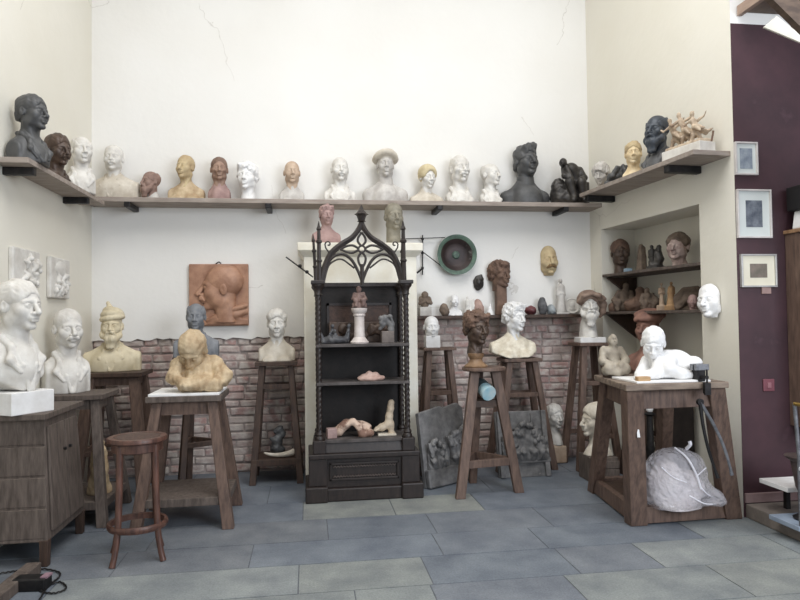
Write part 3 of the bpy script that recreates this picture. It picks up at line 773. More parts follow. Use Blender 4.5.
fr_.box((-.27, .012, pz0), (.27, .03, pz0+.018)).box((-.27, .012, pz1-.018), (.27, .03, pz1)).box((-.27, .012, pz0), (-.252, .03, pz1)).box((.252, .012, pz0), (.27, .03, pz1))
pf = fr_.build('panel_frame', W_GOTH, G_, bevel=.004)
WORN = mat('worn_oak', (92, 80, 74), (66, 56, 51), .5, scale=20, bump=.2)
for z in (pz0+.03, pz1-.03):
    MB().tube([(-.24 + k*.0112, .022, z + (.007 if k % 2 else -.006)) for k in range(44)], .006, 6).build('carved_edging', WORN, pf)
MB().box((-.43, -.01, zb-.04), (.43, D, zb)).build('ledge', W_GOTH, G_, bevel=.008)
zs0 = gz(436) + .04
zf = gz(430)
z2 = gz(439)
MB().hexa([(-.40,.02,zb),(.40,.02,zb),(.40,D,zb),(-.40,D,zb)], [(-.385,.045,z2-.02),(.385,.045,z2-.02),(.385,D,z2-.02),(-.385,D,z2-.02)]).build('step', W_GOTH, G_, bevel=.006)
for x in (-.345, .345): MB().box((x-.05, .0, zb), (x+.05, .12, z2)).build('column_block', W_GOTH, G_, bevel=.006)
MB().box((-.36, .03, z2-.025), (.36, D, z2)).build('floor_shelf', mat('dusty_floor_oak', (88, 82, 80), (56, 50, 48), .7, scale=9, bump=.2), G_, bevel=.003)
zc = gz(284)
xc = .345
def column(x, y, z0, z1, r=.021):
    mb = MB(); n = 18; N = 150; vs = []; fs = []
    for i in range(N+1):
        z = z0+.05 + (z1-.06-z0-.05)*i/N
        for k in range(n):
            a = 2*PI*k/n; rr = r*(1+.11*math.cos(3*(a) - z*150)); vs.append((x+rr*math.cos(a), y+rr*math.sin(a), z))
    for i in range(N):
        for k in range(n): l = (k+1) % n; fs.append((i*n+k, i*n+l, (i+1)*n+l, (i+1)*n+k))
    o = mb.raw(vs, fs).build('column', W_GOTH, G_, smooth=True)
    MB().lathe([(.036, z0), (.036, z0+.02), (.028, z0+.03), (.033, z0+.042), (.026, z0+.06)], 20, (x, y, 0)).build('column_base', W_GOTH, o, smooth=True)
    MB().lathe([(.026, z1-.085), (.032, z1-.08), (.026, z1-.07), (.030, z1-.04), (.044, z1-.02), (.05, z1-.012), (.05, z1)], 20, (x, y, 0)).build('capital', W_GOTH, o, smooth=True)
for x in (-xc, xc):
    column(x, .06, z2, zc); column(x, D-.05, z2-.02, zc, .020)
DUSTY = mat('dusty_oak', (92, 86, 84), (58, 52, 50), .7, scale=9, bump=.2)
zs = [gz(344), gz(382)]
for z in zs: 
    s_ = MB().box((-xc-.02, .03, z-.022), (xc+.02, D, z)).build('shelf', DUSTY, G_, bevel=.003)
MB().box((-xc, D-.03, z2), (xc, D, zc)).build('back_panel', mat('black_back', (30, 24, 22), (18, 14, 13), .7, scale=14, bump=.2), G_)
fr_ = MB(); q0, q1 = zs[0]+.02, zc-.03
fr_.box((-.27, D-.045, q0), (.27, D-.03, q0+.02)).box((-.27, D-.045, q1-.13), (.27, D-.03, q1-.11)).box((-.27, D-.045, q0), (-.25, D-.03, q1-.11)).box((.25, D-.045, q0), (.27, D-.03, q1-.11))
fr_.build('back_frame', W_GOTH, G_)
MB().box((-.25, D-.036, q0+.02), (.25, D-.029, q1-.13)).build('inset_panel', mat('brown_leather_panel', (84, 62, 52), (58, 44, 38), .6, scale=30, bump=.4), G_)
MB().box((-xc-.03, D-.05, zc-.005), (xc+.03, D, zc+.03)).build('top_rail', W_GOTH, G_, bevel=.004)
for x in (-xc, xc): MB().box((x-.055, .0, zc), (x+.055, .12, zc+.03)).build('impost', W_GOTH, G_, bevel=.006)
for x in (-xc, xc): MB().box((x-.02, .1, zc+.005), (x+.02, D-.02, zc+.03)).build('side_rail', W_GOTH, G_, bevel=.004)
# ogee arch with tracery
za = zc + .03; ya = .055; sc = (gz(222) - za)/.43
def spl(pts, n=8):
    out = []; P_ = [pts[0]] + list(pts) + [pts[-1]]
    for i in range(1, len(P_)-2):
        for k in range(n):
            t = k/n; a, b, c, d = P_[i-1], P_[i], P_[i+1], P_[i+2]
            out.append(tuple(.5*((2*b[j]) + (-a[j]+c[j])*t + (2*a[j]-5*b[j]+4*c[j]-d[j])*t*t + (-a[j]+3*b[j]-3*c[j]+d[j])*t**3) for j in range(len(b))))
    return out + [pts[-1]]
def trace(nm, pts, r, parent=None, sx=(1,), m=None):
    q = spl(pts)
    for s_ in sx:
        MB().tube([(s_*x, ya, za + z*sc) for x, z in q], r, 8).build(nm, m or W_GOTH, parent or G_, smooth=True)
og = [(.322, 0), (.300, .09), (.245, .20), (.165, .268), (.08, .318), (.03, .372), (0, .43)]
trace('ogee_rib', og, .019, sx=(1, -1))
trace('ogee_moulding', [(x*.93, z*.97-.004) for x, z in og[:-1]] + [(0, .395)], .011, sx=(1, -1))
trace('small_arch', [(.305, .0), (.285, .09), (.23, .17), (.155, .195), (.085, .155), (.035, .075), (0, -.01)], .012, sx=(1, -1))
trace('small_arch_moulding', [(.29, .02), (.26, .11), (.205, .15), (.155, .155), (.10, .12), (.06, .09)], .007, sx=(1, -1))
trace('drop_post', [(0, .12), (0, .04), (0, -.035)], .016)
cz_ = .232
MB().tube([(.026*math.cos(a*PI/12), ya, za+cz_*sc+.026*math.sin(a*PI/12)) for a in range(24)], .008, 8, closed=True).build('tracery_ring', W_GOTH, G_, smooth=True)
for L_, W_, dx, dz in ((.10, .034, 0, 1), (.12, .032, 0, -1), (.145, .030, 1, 0), (.145, .030, -1, 0)):
    pts = []
    for t in (0, .3, .6, .85, 1): pts.append((.026+L_*t, W_*math.sin(PI*min(1, t*.95+.05))*(1.2-.6*t)))
    for s_ in (1, -1):
        q = [((u*dx - s_*v*dz), cz_ + (u*dz + s_*v*dx)) for u, v in pts]
        trace('petal_rib', q, .0095)
fz = za + .43*sc
MB().lathe([(.014, fz-.03), (.02, fz), (.036, fz+.008), (.026, fz+.016), (.036, fz+.046), (.042, fz+.058), (.058, fz+.064), (.040, fz+.076), (.018, fz+.105), (.003, fz+.14)], 8, (0, ya, 0)).build('finial', W_GOTH, G_)
def pinnacle(x, y, h, r=.016, lean=0.):
    prof = [(r*1.25, 0), (r*1.1, h*.3), (r*1.5, h*.32), (r*1.5, h*.34), (r, h*.36), (r*.95, h*.62), (r*1.5, h*.64), (r*1.5, h*.67), (r*.9, h*.69), (r*.8, h*.84), (r*1.25, h*.86), (r*.6, h*.92), (r*.15, h)]
    M = Matrix.Rotation(lean, 3, 'Y')
    MB().lathe(prof, 8, (x, y, zc+.03), M=M.to_4x4()).build('pinnacle', W_GOTH, G_)
hp = gz(221) - zc - .03
pinnacle(-xc+.01, .05, hp); pinnacle(xc-.015, .05, hp*1.02, .018)
pinnacle(-xc-.012, D-.08, hp*.86, .013, -.05); pinnacle(xc+.01, D-.08, hp*.84, .013, .03)
for s_ in (-1, 1):                                                            # curled crockets on the arch shoulders
    cx, cz0 = s_*.262, za + .225*sc
    pts = [(cx + s_*(.026-.0022*k)*math.cos(k*.55), ya, cz0 + .045 + (.026-.0022*k)*math.sin(k*.55)) for k in range(11)]
    MB().tube([(cx - s_*.01, ya, cz0-.03), (cx + s_*.022, ya, cz0+.02)] + pts, .006, 8).build('crocket', W_GOTH, G_, smooth=True)

# ------------------------------------------------------------------ wall shelves
def board(label, lo, hi, brackets, rot=None, loc_=(0, 0, 0), name='wall_shelf', m=None):
    r = thing(name, label, 'shelf', loc_)
    if rot: r.rotation_euler = (0, 0, rot)
    MB().box(lo, hi).build('board', m or W_SHELF, r, bevel=.003)
    for (b0, b1) in brackets: MB().box(b0, b1).build('bracket', METAL, r, bevel=.006)
    return r
ZS = 2.475; SF = WB - .30
bx = lambda px: at(px, 204, SF).x
board('long grey board shelf across the back wall holding a row of busts', (WL+.02, SF, ZS-.04), (2.79, WB, ZS), [((bx(p)-.025, SF-.01, ZS-.085), (bx(p)+.025, WB, ZS-.04)) for p in (127, 268, 440, 566)])
ZL = 2.432
board('short board shelf on the side wall under the bronze busts of suited men', (WL, 4.30, ZL-.035), (WL+.205, SF-.02, ZL), [((WL, y, ZL-.085), (WL+.19, y+.05, ZL-.035)) for y in (4.42, 5.45)])
ZR = 2.545
rr = board('board shelf on the alcove wall under the bald black bust and a figure group', (0, 0, 0), (0.001, .001, .001), [])
for o in list(rr.children): bpy.data.objects.remove(o)
mb = MB(); rbox(mb, .36, WLEN-.03, ZR-.035, ZR, -.30, 0); mb.build('board', W_SHELF, rr, bevel=.003)
for u in (.42, 1.62): mb = MB(); rbox(mb, u, u+.06, ZR-.09, ZR-.035, -.28, 0); mb.build('bracket', METAL, rr, bevel=.006)
ZW = at(500, 315, WB-.17).z
ws = board('thin dark shelf on the back wall crowded with small casts above the brick', (at(411, 315, WB).x+.0, WB-.17, ZW-.03), (at(580, 315, WB-.1).x, WB, ZW), [], m=W_DARK)
# alcove shelves
ZA1 = .5*(u_of(609, 274)[1] + u_of(697, 262)[1]); ZA2 = .5*(u_of(610, 312)[1] + u_of(699, 309)[1])
for z, lb in ((ZA1, 'upper brown shelf inside the alcove'), (ZA2, 'lower brown shelf inside the alcove')):
    r = thing('alcove_shelf', lb, 'shelf')
    mb = MB(); rbox(mb, AU0+.004, AU1-.004, z-.025, z, 0.0, ADEP-.01); mb.build('board', W_GREY, r, bevel=.003)
    mb = MB(); c = [MR @ Vector(p) for p in ((AU0+.02, .03, z-.03), (AU0+.02, ADEP-.02, z-.03), (AU0+.02, ADEP-.02, z-.26))]; e_ = _u*.03
    mb.raw(c + [p+e_ for p in c], [(0,1,2), (5,4,3), (0,3,4,1), (1,4,5,2), (2,5,3,0)]); mb.build('bracket', W_DARK, r)
# ------------------------------------------------------------------ busts on the long back shelf
YS = 5.985
G1 = None
def on_back(label, px, ytop, m, Y=YS, z=None, dz=0., **k):
    k.setdefault('group', 'busts on the long back shelf')
    b = at(px, 200, Y); H = at(px, ytop, Y).z - ZS
    return bust(label, k.pop('cat', 'bust'), (b.x, Y, ZS), H, m, **k)
on_back('plaster bust of a moustached man with broad tan shoulders by the shelf corner', 113, 145, PLASTER, hair='crop', tash=True, T=.225, W=.235, head=(0, 0, .12), rz=-.05, tm=WARM, lapels=True, crop=.98, seed=3)
on_back('small brick-coloured head of a bald bearded man turned in profile', 150, 171, mat('brown_pink_clay', (158, 132, 120), (126, 102, 92), .75, scale=10, bump=.3), torso=True, T=.055, W=.10, crop=.8, rz=-.75, beard=True, hair='rim', cat='head', tm=GREYP)
on_back('ochre yellow bust of a slender woman with smooth cap hair and bare shoulders', 186, 155, YELLOW, T=.17, W=.175, nude='m', hair='crop', head=(-.03, 0, -.35), hairline=-.02, tm=OCHRE, crop=1.0, w=.92, neck=.85)
on_back('brown clay bust of a lean dark-haired man, cut close below the neck', 219, 157, TERRA, T=.16, W=.115, crop=.95, hair='crop', gaunt=True, tm=PINKT, hm=mat('darker_terracotta', (134, 108, 92), (108, 86, 74), .7, scale=10, bump=.3), head=(0, 0, .15))
on_back('white plaster head of a curly haired man on a narrow neck', 248, 163, CHALK, T=.06, W=.08, crop=.8, hair='curly', cat='head', head=(0, 0, -.2), neck=1.0, seed=5)
on_back('beige clay bust of a bald man with heavy brow and thin shoulders', 292, 162, BEIGET, T=.15, W=.135, crop=.95, nude='m', tm=GREYP, head=(0, 0, .1))
on_back('white plaster bust of a bald man with thick moustache and open collar', 340, 158, PLASTER, T=.16, W=.16, crop=.95, tash=True, lapels=True, head=(0, 0, .1))
on_back('plaster bust of a child in a wide turned-up hat and tunic', 386, 150, GREYP, T=.20, W=.165, hat='brim', collar=True, folds=.006, w=.95, jaw=.85, nose=.7, hm=WARM, tm=GREYP)
on_back('small plaster bust of a child with yellowed bowl-cut hair', 427, 166, PLASTER, T=.13, W=.18, hair='bowl', hm=mat('yellowed_plaster', (212, 198, 162), (190, 174, 138), .7, scale=12, bump=.3), tm=WARM, folds=.008, crop=1.02, nose=.7, jaw=.85, head=(.1, 0, .25), hairline=.01)
on_back('white plaster bust of a gaunt long-faced man with a drooping moustache', 460, 154, PLASTER, T=.13, W=.115, crop=.95, gaunt=True, w=.88, tash=True, hair='rim', lapels=True, head=(0, 0, .15))
on_back('white plaster bust of a bald man looking aside, with narrow sloping chest', 491, 163, PLASTER, T=.145, W=.115, crop=.95, head=(-.05, 0, .55), hair='rim', lapels=True)
on_back('slate dark bust of a wavy haired youth in a turtleneck', 527, 145, IRON, T=.18, W=.145, hair='side', collar=True, folds=.006, head=(-.05, 0, .22), res=56, seed=4)

def shelf_left(label, px, ytop, m, X, **k):
    p = atX(px, 170, X); H = atX(px, ytop, X).z - ZL; Y = k.pop('Y', p.y)
    x = at(px, 170, Y).x
    H = at(px, ytop, Y).z - ZL
    return bust(label, 'bust', (X, Y, ZL), H, m, **k)
shelf_left('dark bronze bust of a suited man at the open end of the side shelf', 30, 95, IRON, -1.765, Y=4.50, rz=1.15, T=.20, W=.14, hair='short', lapels=True, crop=.98, res=60, head=(0, 0, .05), dep=.1, jaw=1.05)
shelf_left('dark brown bronze bust of a heavy-browed man with a small moustache', 60, 134, BROWNB, -1.80, Y=5.00, rz=.85, T=.085, W=.11, hair='short', tash=True, lapels=True, crop=.95, head=(.1, 0, .1), res=54)
shelf_left('pale plaster bust of a bald old man behind the brown bronze', 82, 136, PLASTER, -1.795, Y=5.50, rz=.35, T=.22, W=.12, crop=.95, hair='rim', head=(0, 0, .2), lapels=True)

def along_right(px, off):
    lo, hi = 4.0, 6.15
    for _ in range(40):
        Y = .5*(lo+hi); X = wallR(Y) - off; d = Vector((X, Y, 0)); q = d.dot(_fw.normalized()) 
        sx = 400 + F * d.dot(_R) / d.dot(_fw)
        if sx > px: lo = Y
        else: hi = Y
    return Vector((wallR(Y) - off, Y, ZR))
def on_right(label, px, ytop, m, off=.15, **k):
    p = along_right(px, off); H = at(px, ytop, p.y).z - ZR
    return bust(label, k.pop('cat', 'bust'), p, H, m, **k)
on_right('white plaster head with a mass of curls at the inner corner of the shelf', 605, 164, GREYP, off=.16, T=.05, W=.08, hair='puff', rz=-.75, crop=.8, cat='head', head=(.25, 0, 0), seed=8)
on_right('cream plaster head of a woman with golden wavy hair and smiling face', 637, 142, mat('cream_plaster', (232, 214, 180), (204, 178, 134), .7, scale=9, bump=.2), off=.14, T=.12, W=.12, hair='wavy', rz=-.45, hm=YELLOW, crop=.95, seed=6)
on_right('bald black bust of a man with a pointed beard and grey collar', 661, 115, mat('blue_black_bronze', (72, 78, 86), (46, 50, 56), .45, .15, scale=8, bump=.25), off=.175, T=.15, W=.13, beard=True, beard_=1, hair='rim', rz=-1.05, lapels=True, crop=.95, res=58, tm=IRON, w=1.0)

# ------------------------------------------------------------------ figures
def standing(g, x, y, z, h, w=.16, lean=0., robe=True, head=.075):
    """small robed figure of height h"""
    hd = h*.13
    g.cone((x, y, z+h*.04), (x+lean*.4, y, z+h*.55), h*w*.95, h*w*.62, h*.03)
    g.cone((x+lean*.4, y, z+h*.5), (x+lean, y, z+h*.76), h*w*.66, h*w*.60, h*.05)
    for s_ in (-1, 1):
        g.cone((x+lean+s_*h*.095, y, z+h*.755), (x+lean*.6+s_*h*.115, y-h*.03, z+h*.52), h*.042, h*.036, h*.03)
        g.cone((x+lean*.6+s_*h*.115, y-h*.03, z+h*.52), (x+lean*.5+s_*h*.03, y-h*.11, z+h*.56), h*.034, h*.03, h*.02)
    g.cone((x+lean, y, z+h*.78), (x+lean, y-h*.01, z+h*.87), h*.035, h*.035, h*.02)
    g.ell((x+lean, y-h*.015, z+h*.93), (hd*.42, hd*.5, hd*.58), h*.012)
    g.ell((x+lean, y+h*.01, z+h*.945), (hd*.48, hd*.5, hd*.5), h*.012)
    return g
def clay_thing(name, label, cat, loc_, g, m, rz=0., part=None, base=None, group=None, scale=1.):
    """one sculpted mass; base: (half x, half y, height, material) adds a plinth part"""
    if not base:
        o = g.build(name, m); o.location = loc_; o.rotation_euler = (0, 0, rz); o.scale = (scale,)*3
        return tag(o, label, cat, group)
    r = thing(name, label, cat, loc_, rz, group, scale)
    MB().box((-base[0], -base[1], 0), (base[0], base[1], base[2]+.004)).build('plinth', base[3] or m, r, bevel=.004)
    g.build(part or 'figure', m, r).location = (0, 0, base[2])
    return r

# brooding seated man on a rock, at the end of the back shelf
H = at(571, 160, YS).z - ZS; s = H/.36
g = Clay((-.17, -.15, -.01), (.17, .15, .4), .0055)
g.ell((-.02, .03, .05), (.13, .11, .1), 0).ell((-.09, .02, .10), (.06, .08, .12), .03).ell((.08, .03, .09), (.05, .07, .08), .03)
g.bump(.007, 55, 3, 3).plane((0, 0, -1), 0)
g.path([(.05, .03, .15), (.055, .035, .22), (.01, .01, .29)], [.056, .052, .05], .03)      # hips to shoulders
g.ell((.015, .03, .285), (.075, .045, .04), .03)
g.cone((-.03, -.01, .305), (-.055, -.02, .315), .022, None, .015); g.ell((-.072, -.03, .33), (.03, .036, .036), .006); g.ell((-.085, -.055, .322), (.012, .014, .02), .006)
for s_ in (-1, 1): g.path([(.05+s_*.035, .0, .15), (.005+s_*.05, -.085, .165), (.03+s_*.04, -.085, .05), (.02+s_*.045, -.11, .025)], [.042, .034, .023, .02], .015)
g.path([(-.05, .0, .29), (-.075, -.06, .22), (-.03, -.085, .20)], [.028, .022, .017], .012); g.path([(-.03, -.085, .2), (-.06, -.065, .29)], [.018, .014], .01)
g.path([(.085, .02, .285), (.10, -.04, .21), (.04, -.09, .19)], [.028, .022, .018], .012)
g.box((.10, .03, .09), (.04, .07, .09), .01, .008)
clay_thing('seated_figure', 'dark statuette of a brooding nude man seated on a rock', 'statuette', (at(571, 200, YS).x, YS, ZS), g, BRONZE, scale=s)

# dark folded-wing bird sculpture between the white curls and the golden hair
p = along_right(622, .15); s = (at(622, 165, p.y).z - ZR)/.25
g = Clay((-.2, -.14, -.01), (.2, .14, .27), .006)
g.path([(-.1, -.02, .06), (0, 0, .12), (.09, .02, .20)], [.05, .07, .04], .03).ell((.02, .0, .15), (.10, .07, .08), .03)
g.path([(-.02, -.07, .20), (-.09, -.08, .10), (-.15, -.05, .03)], [.03, .035, .018], .02).path([(.05, -.06, .22), (.08, -.09, .12), (.13, -.06, .02)], [.03, .04, .02], .02)
g.box((-.02, 0, .02), (.16, .09, .022), .01, .008); g.bump(.008, 35, 6, 3).plane((0, 0, -1), 0)
clay_thing('sculpture', 'jagged blackish sculpture like a crouching bird with folded wings', 'statuette', p, g, IRON, rz=-.4, scale=s)

# windswept dancers on a plinth at the open end of the shelf
p = along_right(692, .16); s = (at(684, 111, p.y).z - ZR)/.36
r = thing('dancer_group', 'cream figure group of windswept dancers on a long white plinth', 'statuette', p, -1.35, None, s)
r.scale = (s*.86, s, s)
MB().box((-.22, -.075, 0), (.22, .075, .085)).build('plinth', PLASTER, r, bevel=.006)
MB().tube([(.2, .05, .08), (.215, .055, .14), (.22, .055, .165)], [.008, .007, .009], 8).build('post', UMBER, r, smooth=True)
g = Clay((-.26, -.12, .08), (.24, .12, .40), .006)
g.box((0, 0, .095), (.2, .06, .014), 0, .008)
for x0, ln, hh in ((-.13, -.04, .0), (-.01, -.05, .02), (.10, -.02, -.01)):
    g.path([(x0+.05, .01, .10), (x0+.02, 0, .16), (x0, 0, .20)], [.012, .017, .022], .01).path([(x0-.04, -.02, .1), (x0-.015, -.02, .16), (x0, 0, .20)], [.011, .016, .022], .01)
    g.cone((x0, 0, .20), (x0+ln, -.01, .275+hh), .026, .024, .015); g.cone((x0+ln, -.01, .28+hh), (x0+ln*1.3, -.012, .31+hh), .011, None, .008); g.ell((x0+ln*1.4, -.014, .328+hh), (.017, .019, .022), .005)
    g.path([(x0+ln, -.03, .275+hh), (x0+ln-.05, -.05, .25+hh), (x0+ln-.09, -.045, .27+hh)], [.012, .010, .007], .008); g.path([(x0+ln, .02, .275+hh), (x0+ln+.06, .04, .30+hh), (x0+ln+.10, .03, .33+hh)], [.012, .010, .007], .008)
    for k in range(4): g.path([(x0+.005, -.03+.02*k, .215), (x0+.055, -.05+.03*k, .20-.012*k), (x0+.10+.01*k, -.05+.033*k, .165+.02*(k % 2))], [.018, .016, .006], .012)
g.bump(.003, 60, 8, 3); g.build('figures', mat('cream_figure', (206, 188, 164), (150, 128, 108), .7, scale=14, bump=.3), r).name = 'dancing_figure'

# ------------------------------------------------------------------ busts on the mantel and the head beside the arch
mb_y = 5.78
H = at(327, 205, mb_y).z - mz
bust('pinkish bust of a curly haired youth standing on the white chimney cornice', 'bust', (at(327, 241, mb_y).x, mb_y, mz), H, PINKT, T=.20, W=.17, hair='curly', nude='m', crop=1.0, rz=.2, seed=7)
H = at(394, 203, mb_y).z - mz
bust('greenish grey clay head on a straight neck post beside the gothic pinnacle', 'head', (at(394, 241, mb_y).x, mb_y, mz), H, mat('greenish_clay', (146, 140, 124), (116, 110, 96), .7, scale=9, bump=.2), T=.10, W=.065, crop=.95, neck=1.15, head=(0, 0, .15), w=.98, hair='crop')

# ------------------------------------------------------------------ lower row, from the cabinet to the mantel
Y = 4.17; zc0 = CZT
bust('big white plaster bust of a man in profile on a square block', 'bust', (-1.715, Y, zc0), at(24, 280, Y).z - zc0, PLASTER, T=.27, W=.135, rz=1.0, hair='short', base=(.27, .125, CHALK, .27), res=72, cut='round', q=.8, crop=1.02, folds=.010, head=(.05, 0, .15), lapels=True, jaw=1.05, neck=1.1)
Y = 5.03; z_ = at(88, 395, Y-.2).z
bust('white plaster bust of a moustached man in an open jacket', 'bust', (at(68, 392, Y).x, Y, z_), at(60, 309, Y).z - z_, PLASTER, T=.25, W=.135, rz=.60, hair='crop', tash=True, lapels=True, res=66, crop=1.0, head=(.03, 0, .05), hm=PLASTER)
Y = 5.70; z_ = at(115, 373, Y-.2).z
bust('cream plaster bust of a bearded man wearing a knotted turban and robe', 'bust', (at(112, 372, Y).x, Y, z_), at(108, 305, Y).z - z_, mat('cream_cast', (222, 210, 182), (198, 184, 152), .7, scale=9, bump=.2), T=.22, W=.215, rz=.15, hat='turban', beard=True, beard_=.7, lapels=True, res=60, crop=1.05)
bust('blue-grey clay bust of a bald man before the copper relief', 'bust', (at(196, 358, 5.62).x, 5.62, Z6), at(194, 303, 5.62).z - Z6, GREYC, T=.21, W=.20, rz=.05, hair='rim', lapels=True, res=58, crop=1.0)
Y = S7.location.y
bust('plain white plaster bust of a young woman with rounded chest by the bricks', 'bust', (at(277, 361, Y).x, Y, Z7), at(276, 309, Y).z - Z7, PLASTER, T=.17, W=.155, hair='wavy', nude='m', crop=1.02, res=56, rz=.05, w=.95, tm=WARM, seed=9)

# ochre bust of the bowed child, on a white board
Zb = Z5 + .018
bd = tag(MB().box((-.235, -.215, 0), (.235, .215, .018)).build('modelling_board', CHALK, bevel=.003), 'white modelling board under the ochre bust of a bowed child', 'board'); bd.location = (E5[0], E5[1], Z5)
Y = 4.80; s = (at(190, 332, Y).z - Zb)/.38
r = thing('child_bust', 'ochre clay bust of a bowed child hugging its chest', 'bust', (at(196, 388, Y).x, Y, Zb), .10, None, s)
g = Clay((-.2, -.2, -.02), (.24, .2, .32), .0048)
g.ell((.02, .03, .10), (.135, .10, .13), 0).cone((-.10, .02, .17), (.10, .04, .17), .05, .055, .03)
g.path([(-.11, .0, .17), (-.135, -.07, .10), (-.06, -.13, .05), (.05, -.14, .05)], [.045, .042, .038, .03], .02)
g.path([(.12, .02, .17), (.17, -.05, .09), (.13, -.12, .04), (.03, -.13, .06)], [.048, .048, .042, .03], .02)
g.ell((.02, -.07, .05), (.13, .07, .06), .02)
g.bump(.008, 40, 4, 3, stretch=(1.6, 1, .5)); g.bump(.003, 110, 5, 2); g.plane((0, 0, -1), 0)
g.build('shoulders', OCHRE, r)
HM = Matrix.Translation((-.02, -.035, .255)) @ Euler((.70, .05, -.25), 'XYZ').to_matrix().to_4x4()
clay_head(.0042, dict(jaw=.85, nose=.6, w=1.02, rough=.0015)).plane((0, 0, -1), .15).build('head', OCHRE, r, HM)
clay_hair(.0045, 'short', dict(seed=3, hairline=-.01)).build('hair', OCHRE, r, HM)

# ------------------------------------------------------------------ casts right of the gothic cabinet
Y = 5.88
bust('small plaster baby head on a square white block', 'head', (at(432, 348, Y).x, Y, Z8), at(432, 317, Y).z - Z8, CHALK, stump=-.055, base=(.13, .105, CHALK, .13), w=1.06, jaw=.9, nose=.6, torso=False, res=50)
Y = 5.08
r = bust('dark brown bronze head of a woman with bobbed curls on a turned socle', 'head', (at(476, 365, Y).x, Y, Z11 + .10), at(476, 311, Y).z - Z11 - .10, BROWNB, T=.045, W=.06, hair='curly', hm=UMBER, crop=.9, head=(.05, 0, .35), rz=-.05, res=62, seed=11, neck=.9)
MB().lathe([(.092, -.10), (.096, -.09), (.078, -.075), (.056, -.055), (.05, -.035), (.064, -.012), (.064, .012)], 32).build('socle', mat('turned_wood', (146, 116, 86), (108, 82, 60), .5, scale=12, bump=.15), r, smooth=True)
Y = 5.87
bust('white plaster bust of a woman in a ruffled dress with swept hair', 'bust', (at(514, 358, Y).x, Y, Z9), at(511, 303, Y).z - Z9, CHALK, T=.20, W=.195, hair='curly', nude='f', tm=mat('rough_plaster', (236, 228, 210), (202, 190, 168), .8, scale=16, bump=.5), rough=.0, folds=.004, cut='round', q=.6, crop=1.05, head=(.02, 0, .45), res=58, seed=13, neck=.85, w=.94)
# head on a wooden post standing on the thin shelf
Y = WB-.085
r = thing('clay_portrait', 'brown clay head of a curly youth on a square post on the thin shelf', 'head', (at(501, 314, Y).x, Y, ZW))
zt = at(501, 284, Y).z - ZW
MB().box((-.05, -.045, 0), (.05, .045, zt)).build('post', UMBER, r, bevel=.008)
s = (at(501, 262, Y).z - ZW - zt)/.205
HM = Matrix.Translation((0.0, -.0, zt+.09)) @ Euler((.0, 0, .45), 'XYZ').to_matrix().to_4x4() @ Matrix.Scale(s, 4)
clay_head(.0045, dict(gaunt=1, w=.95)).plane((0, 0, -1), .15).build('head', UMBER, r, HM)
clay_hair(.0048, 'curly', dict(seed=14)).build('hair', UMBER, r, HM)

# small casts on the thin shelf
def wx(px, Y=WB-.085): return at(px, 312, Y).x
YW = WB-.085
def hs(px, y): return at(px, y, YW).z - ZW
# figure squatting on a block
h = hs(424, 291)
g = Clay((-.07, -.06, .07), (.07, .06, .25), .004); g.ell((0, 0, .13), (.045, .04, .06), 0).ell((0, -.01, .195), (.034, .036, .036), .012)
for s_ in (-1, 1): g.path([(s_*.04, 0, .17), (s_*.05, -.03, .12), (s_*.015, -.045, .13)], [.018, .016, .012], .01)
g.bump(.003, 70, 2, 2)
r = clay_thing('small_cast', 'grey-brown squatting figure on a pale block on the thin shelf', 'statuette', (wx(425), YW, ZW), g, MUD, scale=h/.235)
tag(r, kind='thing')
r2 = MB().box((-.055, -.05, 0), (.055, .05, .085)).build('block', GREYP, r, bevel=.005)
def blob(label, px, ytop, halfw, m, seed, cat='cast', f=45, name='small_cast', squash=1.):
    h = hs(px, ytop); w = halfw*6.15/F
    g = Clay((-w*1.3, -.07, -.005), (w*1.3, .07, h*1.15), .004)
    g.ell((0, 0, h*.45), (w*.9, .045, h*.52), 0).ell((w*.3, -.01, h*.35), (w*.55, .05, h*.36), .02).bump(.006, f, seed, 3).plane((0, 0, -1), 0)
    return clay_thing(name, label, cat, (wx(px), YW-.01, ZW), g, m)
blob('little round grey stone cast beside the tiny white bust', 444, 303, 5, MUD, 3)
bust('tiny white plaster bust on the thin shelf', 'bust', (wx(455), YW, ZW), hs(455, 295), CHALK, T=.14, W=.15, crop=1.0, nude='m', res=30, dep=.09)
g = Clay((-.07, -.05, -.005), (.07, .05, .2), .004); standing(g, -.02, 0, 0, .155, .2).path([(.02, 0, .0), (.035, 0, .07), (.02, 0, .12)], [.03, .026, .016], .02).bump(.003, 60, 5, 2).plane((0, 0, -1), 0)
clay_thing('small_cast', 'small white twisting figure behind the brown bust', 'statuette', (wx(470), YW, ZW), g, PLASTER, scale=hs(470, 297)/.15)
blob('flat brownish face cast leaning behind the bronze woman head', 478, 299, 6, mat('rosy_clay', (178, 150, 138), (150, 120, 110), .8, scale=12, bump=.3), 7)
g = Clay((-.06, -.05, -.005), (.06, .05, .12), .004); g.cone((0, 0, .0), (0, 0, .06), .045, .02, .01).cone((0, 0, .06), (.005, 0, .10), .014, .008, .01).plane((0, 0, -1), 0)
clay_thing('small_cast', 'small white cone-shaped cast on the thin shelf', 'cast', (wx(490), YW, ZW), g, CHALK)
g = Clay((-.04, -.04, -.005), (.04, .04, .18), .004); standing(g, 0, 0, 0, .16, .15).plane((0, 0, -1), 0)
clay_thing('small_cast', 'slim white spindle figure next to the head on the post', 'statuette', (wx(515), YW, ZW), g, PLASTER, scale=hs(515, 302)/.16)
blob('dark red crumpled reclining figure on the thin shelf', 530, 305, 6.5, mat('oxblood_glaze', (110, 60, 62), (72, 38, 42), .4, scale=14, bump=.3), 9, f=70)
blob('dark grey curled animal cast on the thin shelf', 542, 297, 5, mat('dark_grey_cast', (98, 98, 100), (70, 70, 72), .7, scale=12, bump=.3), 11)
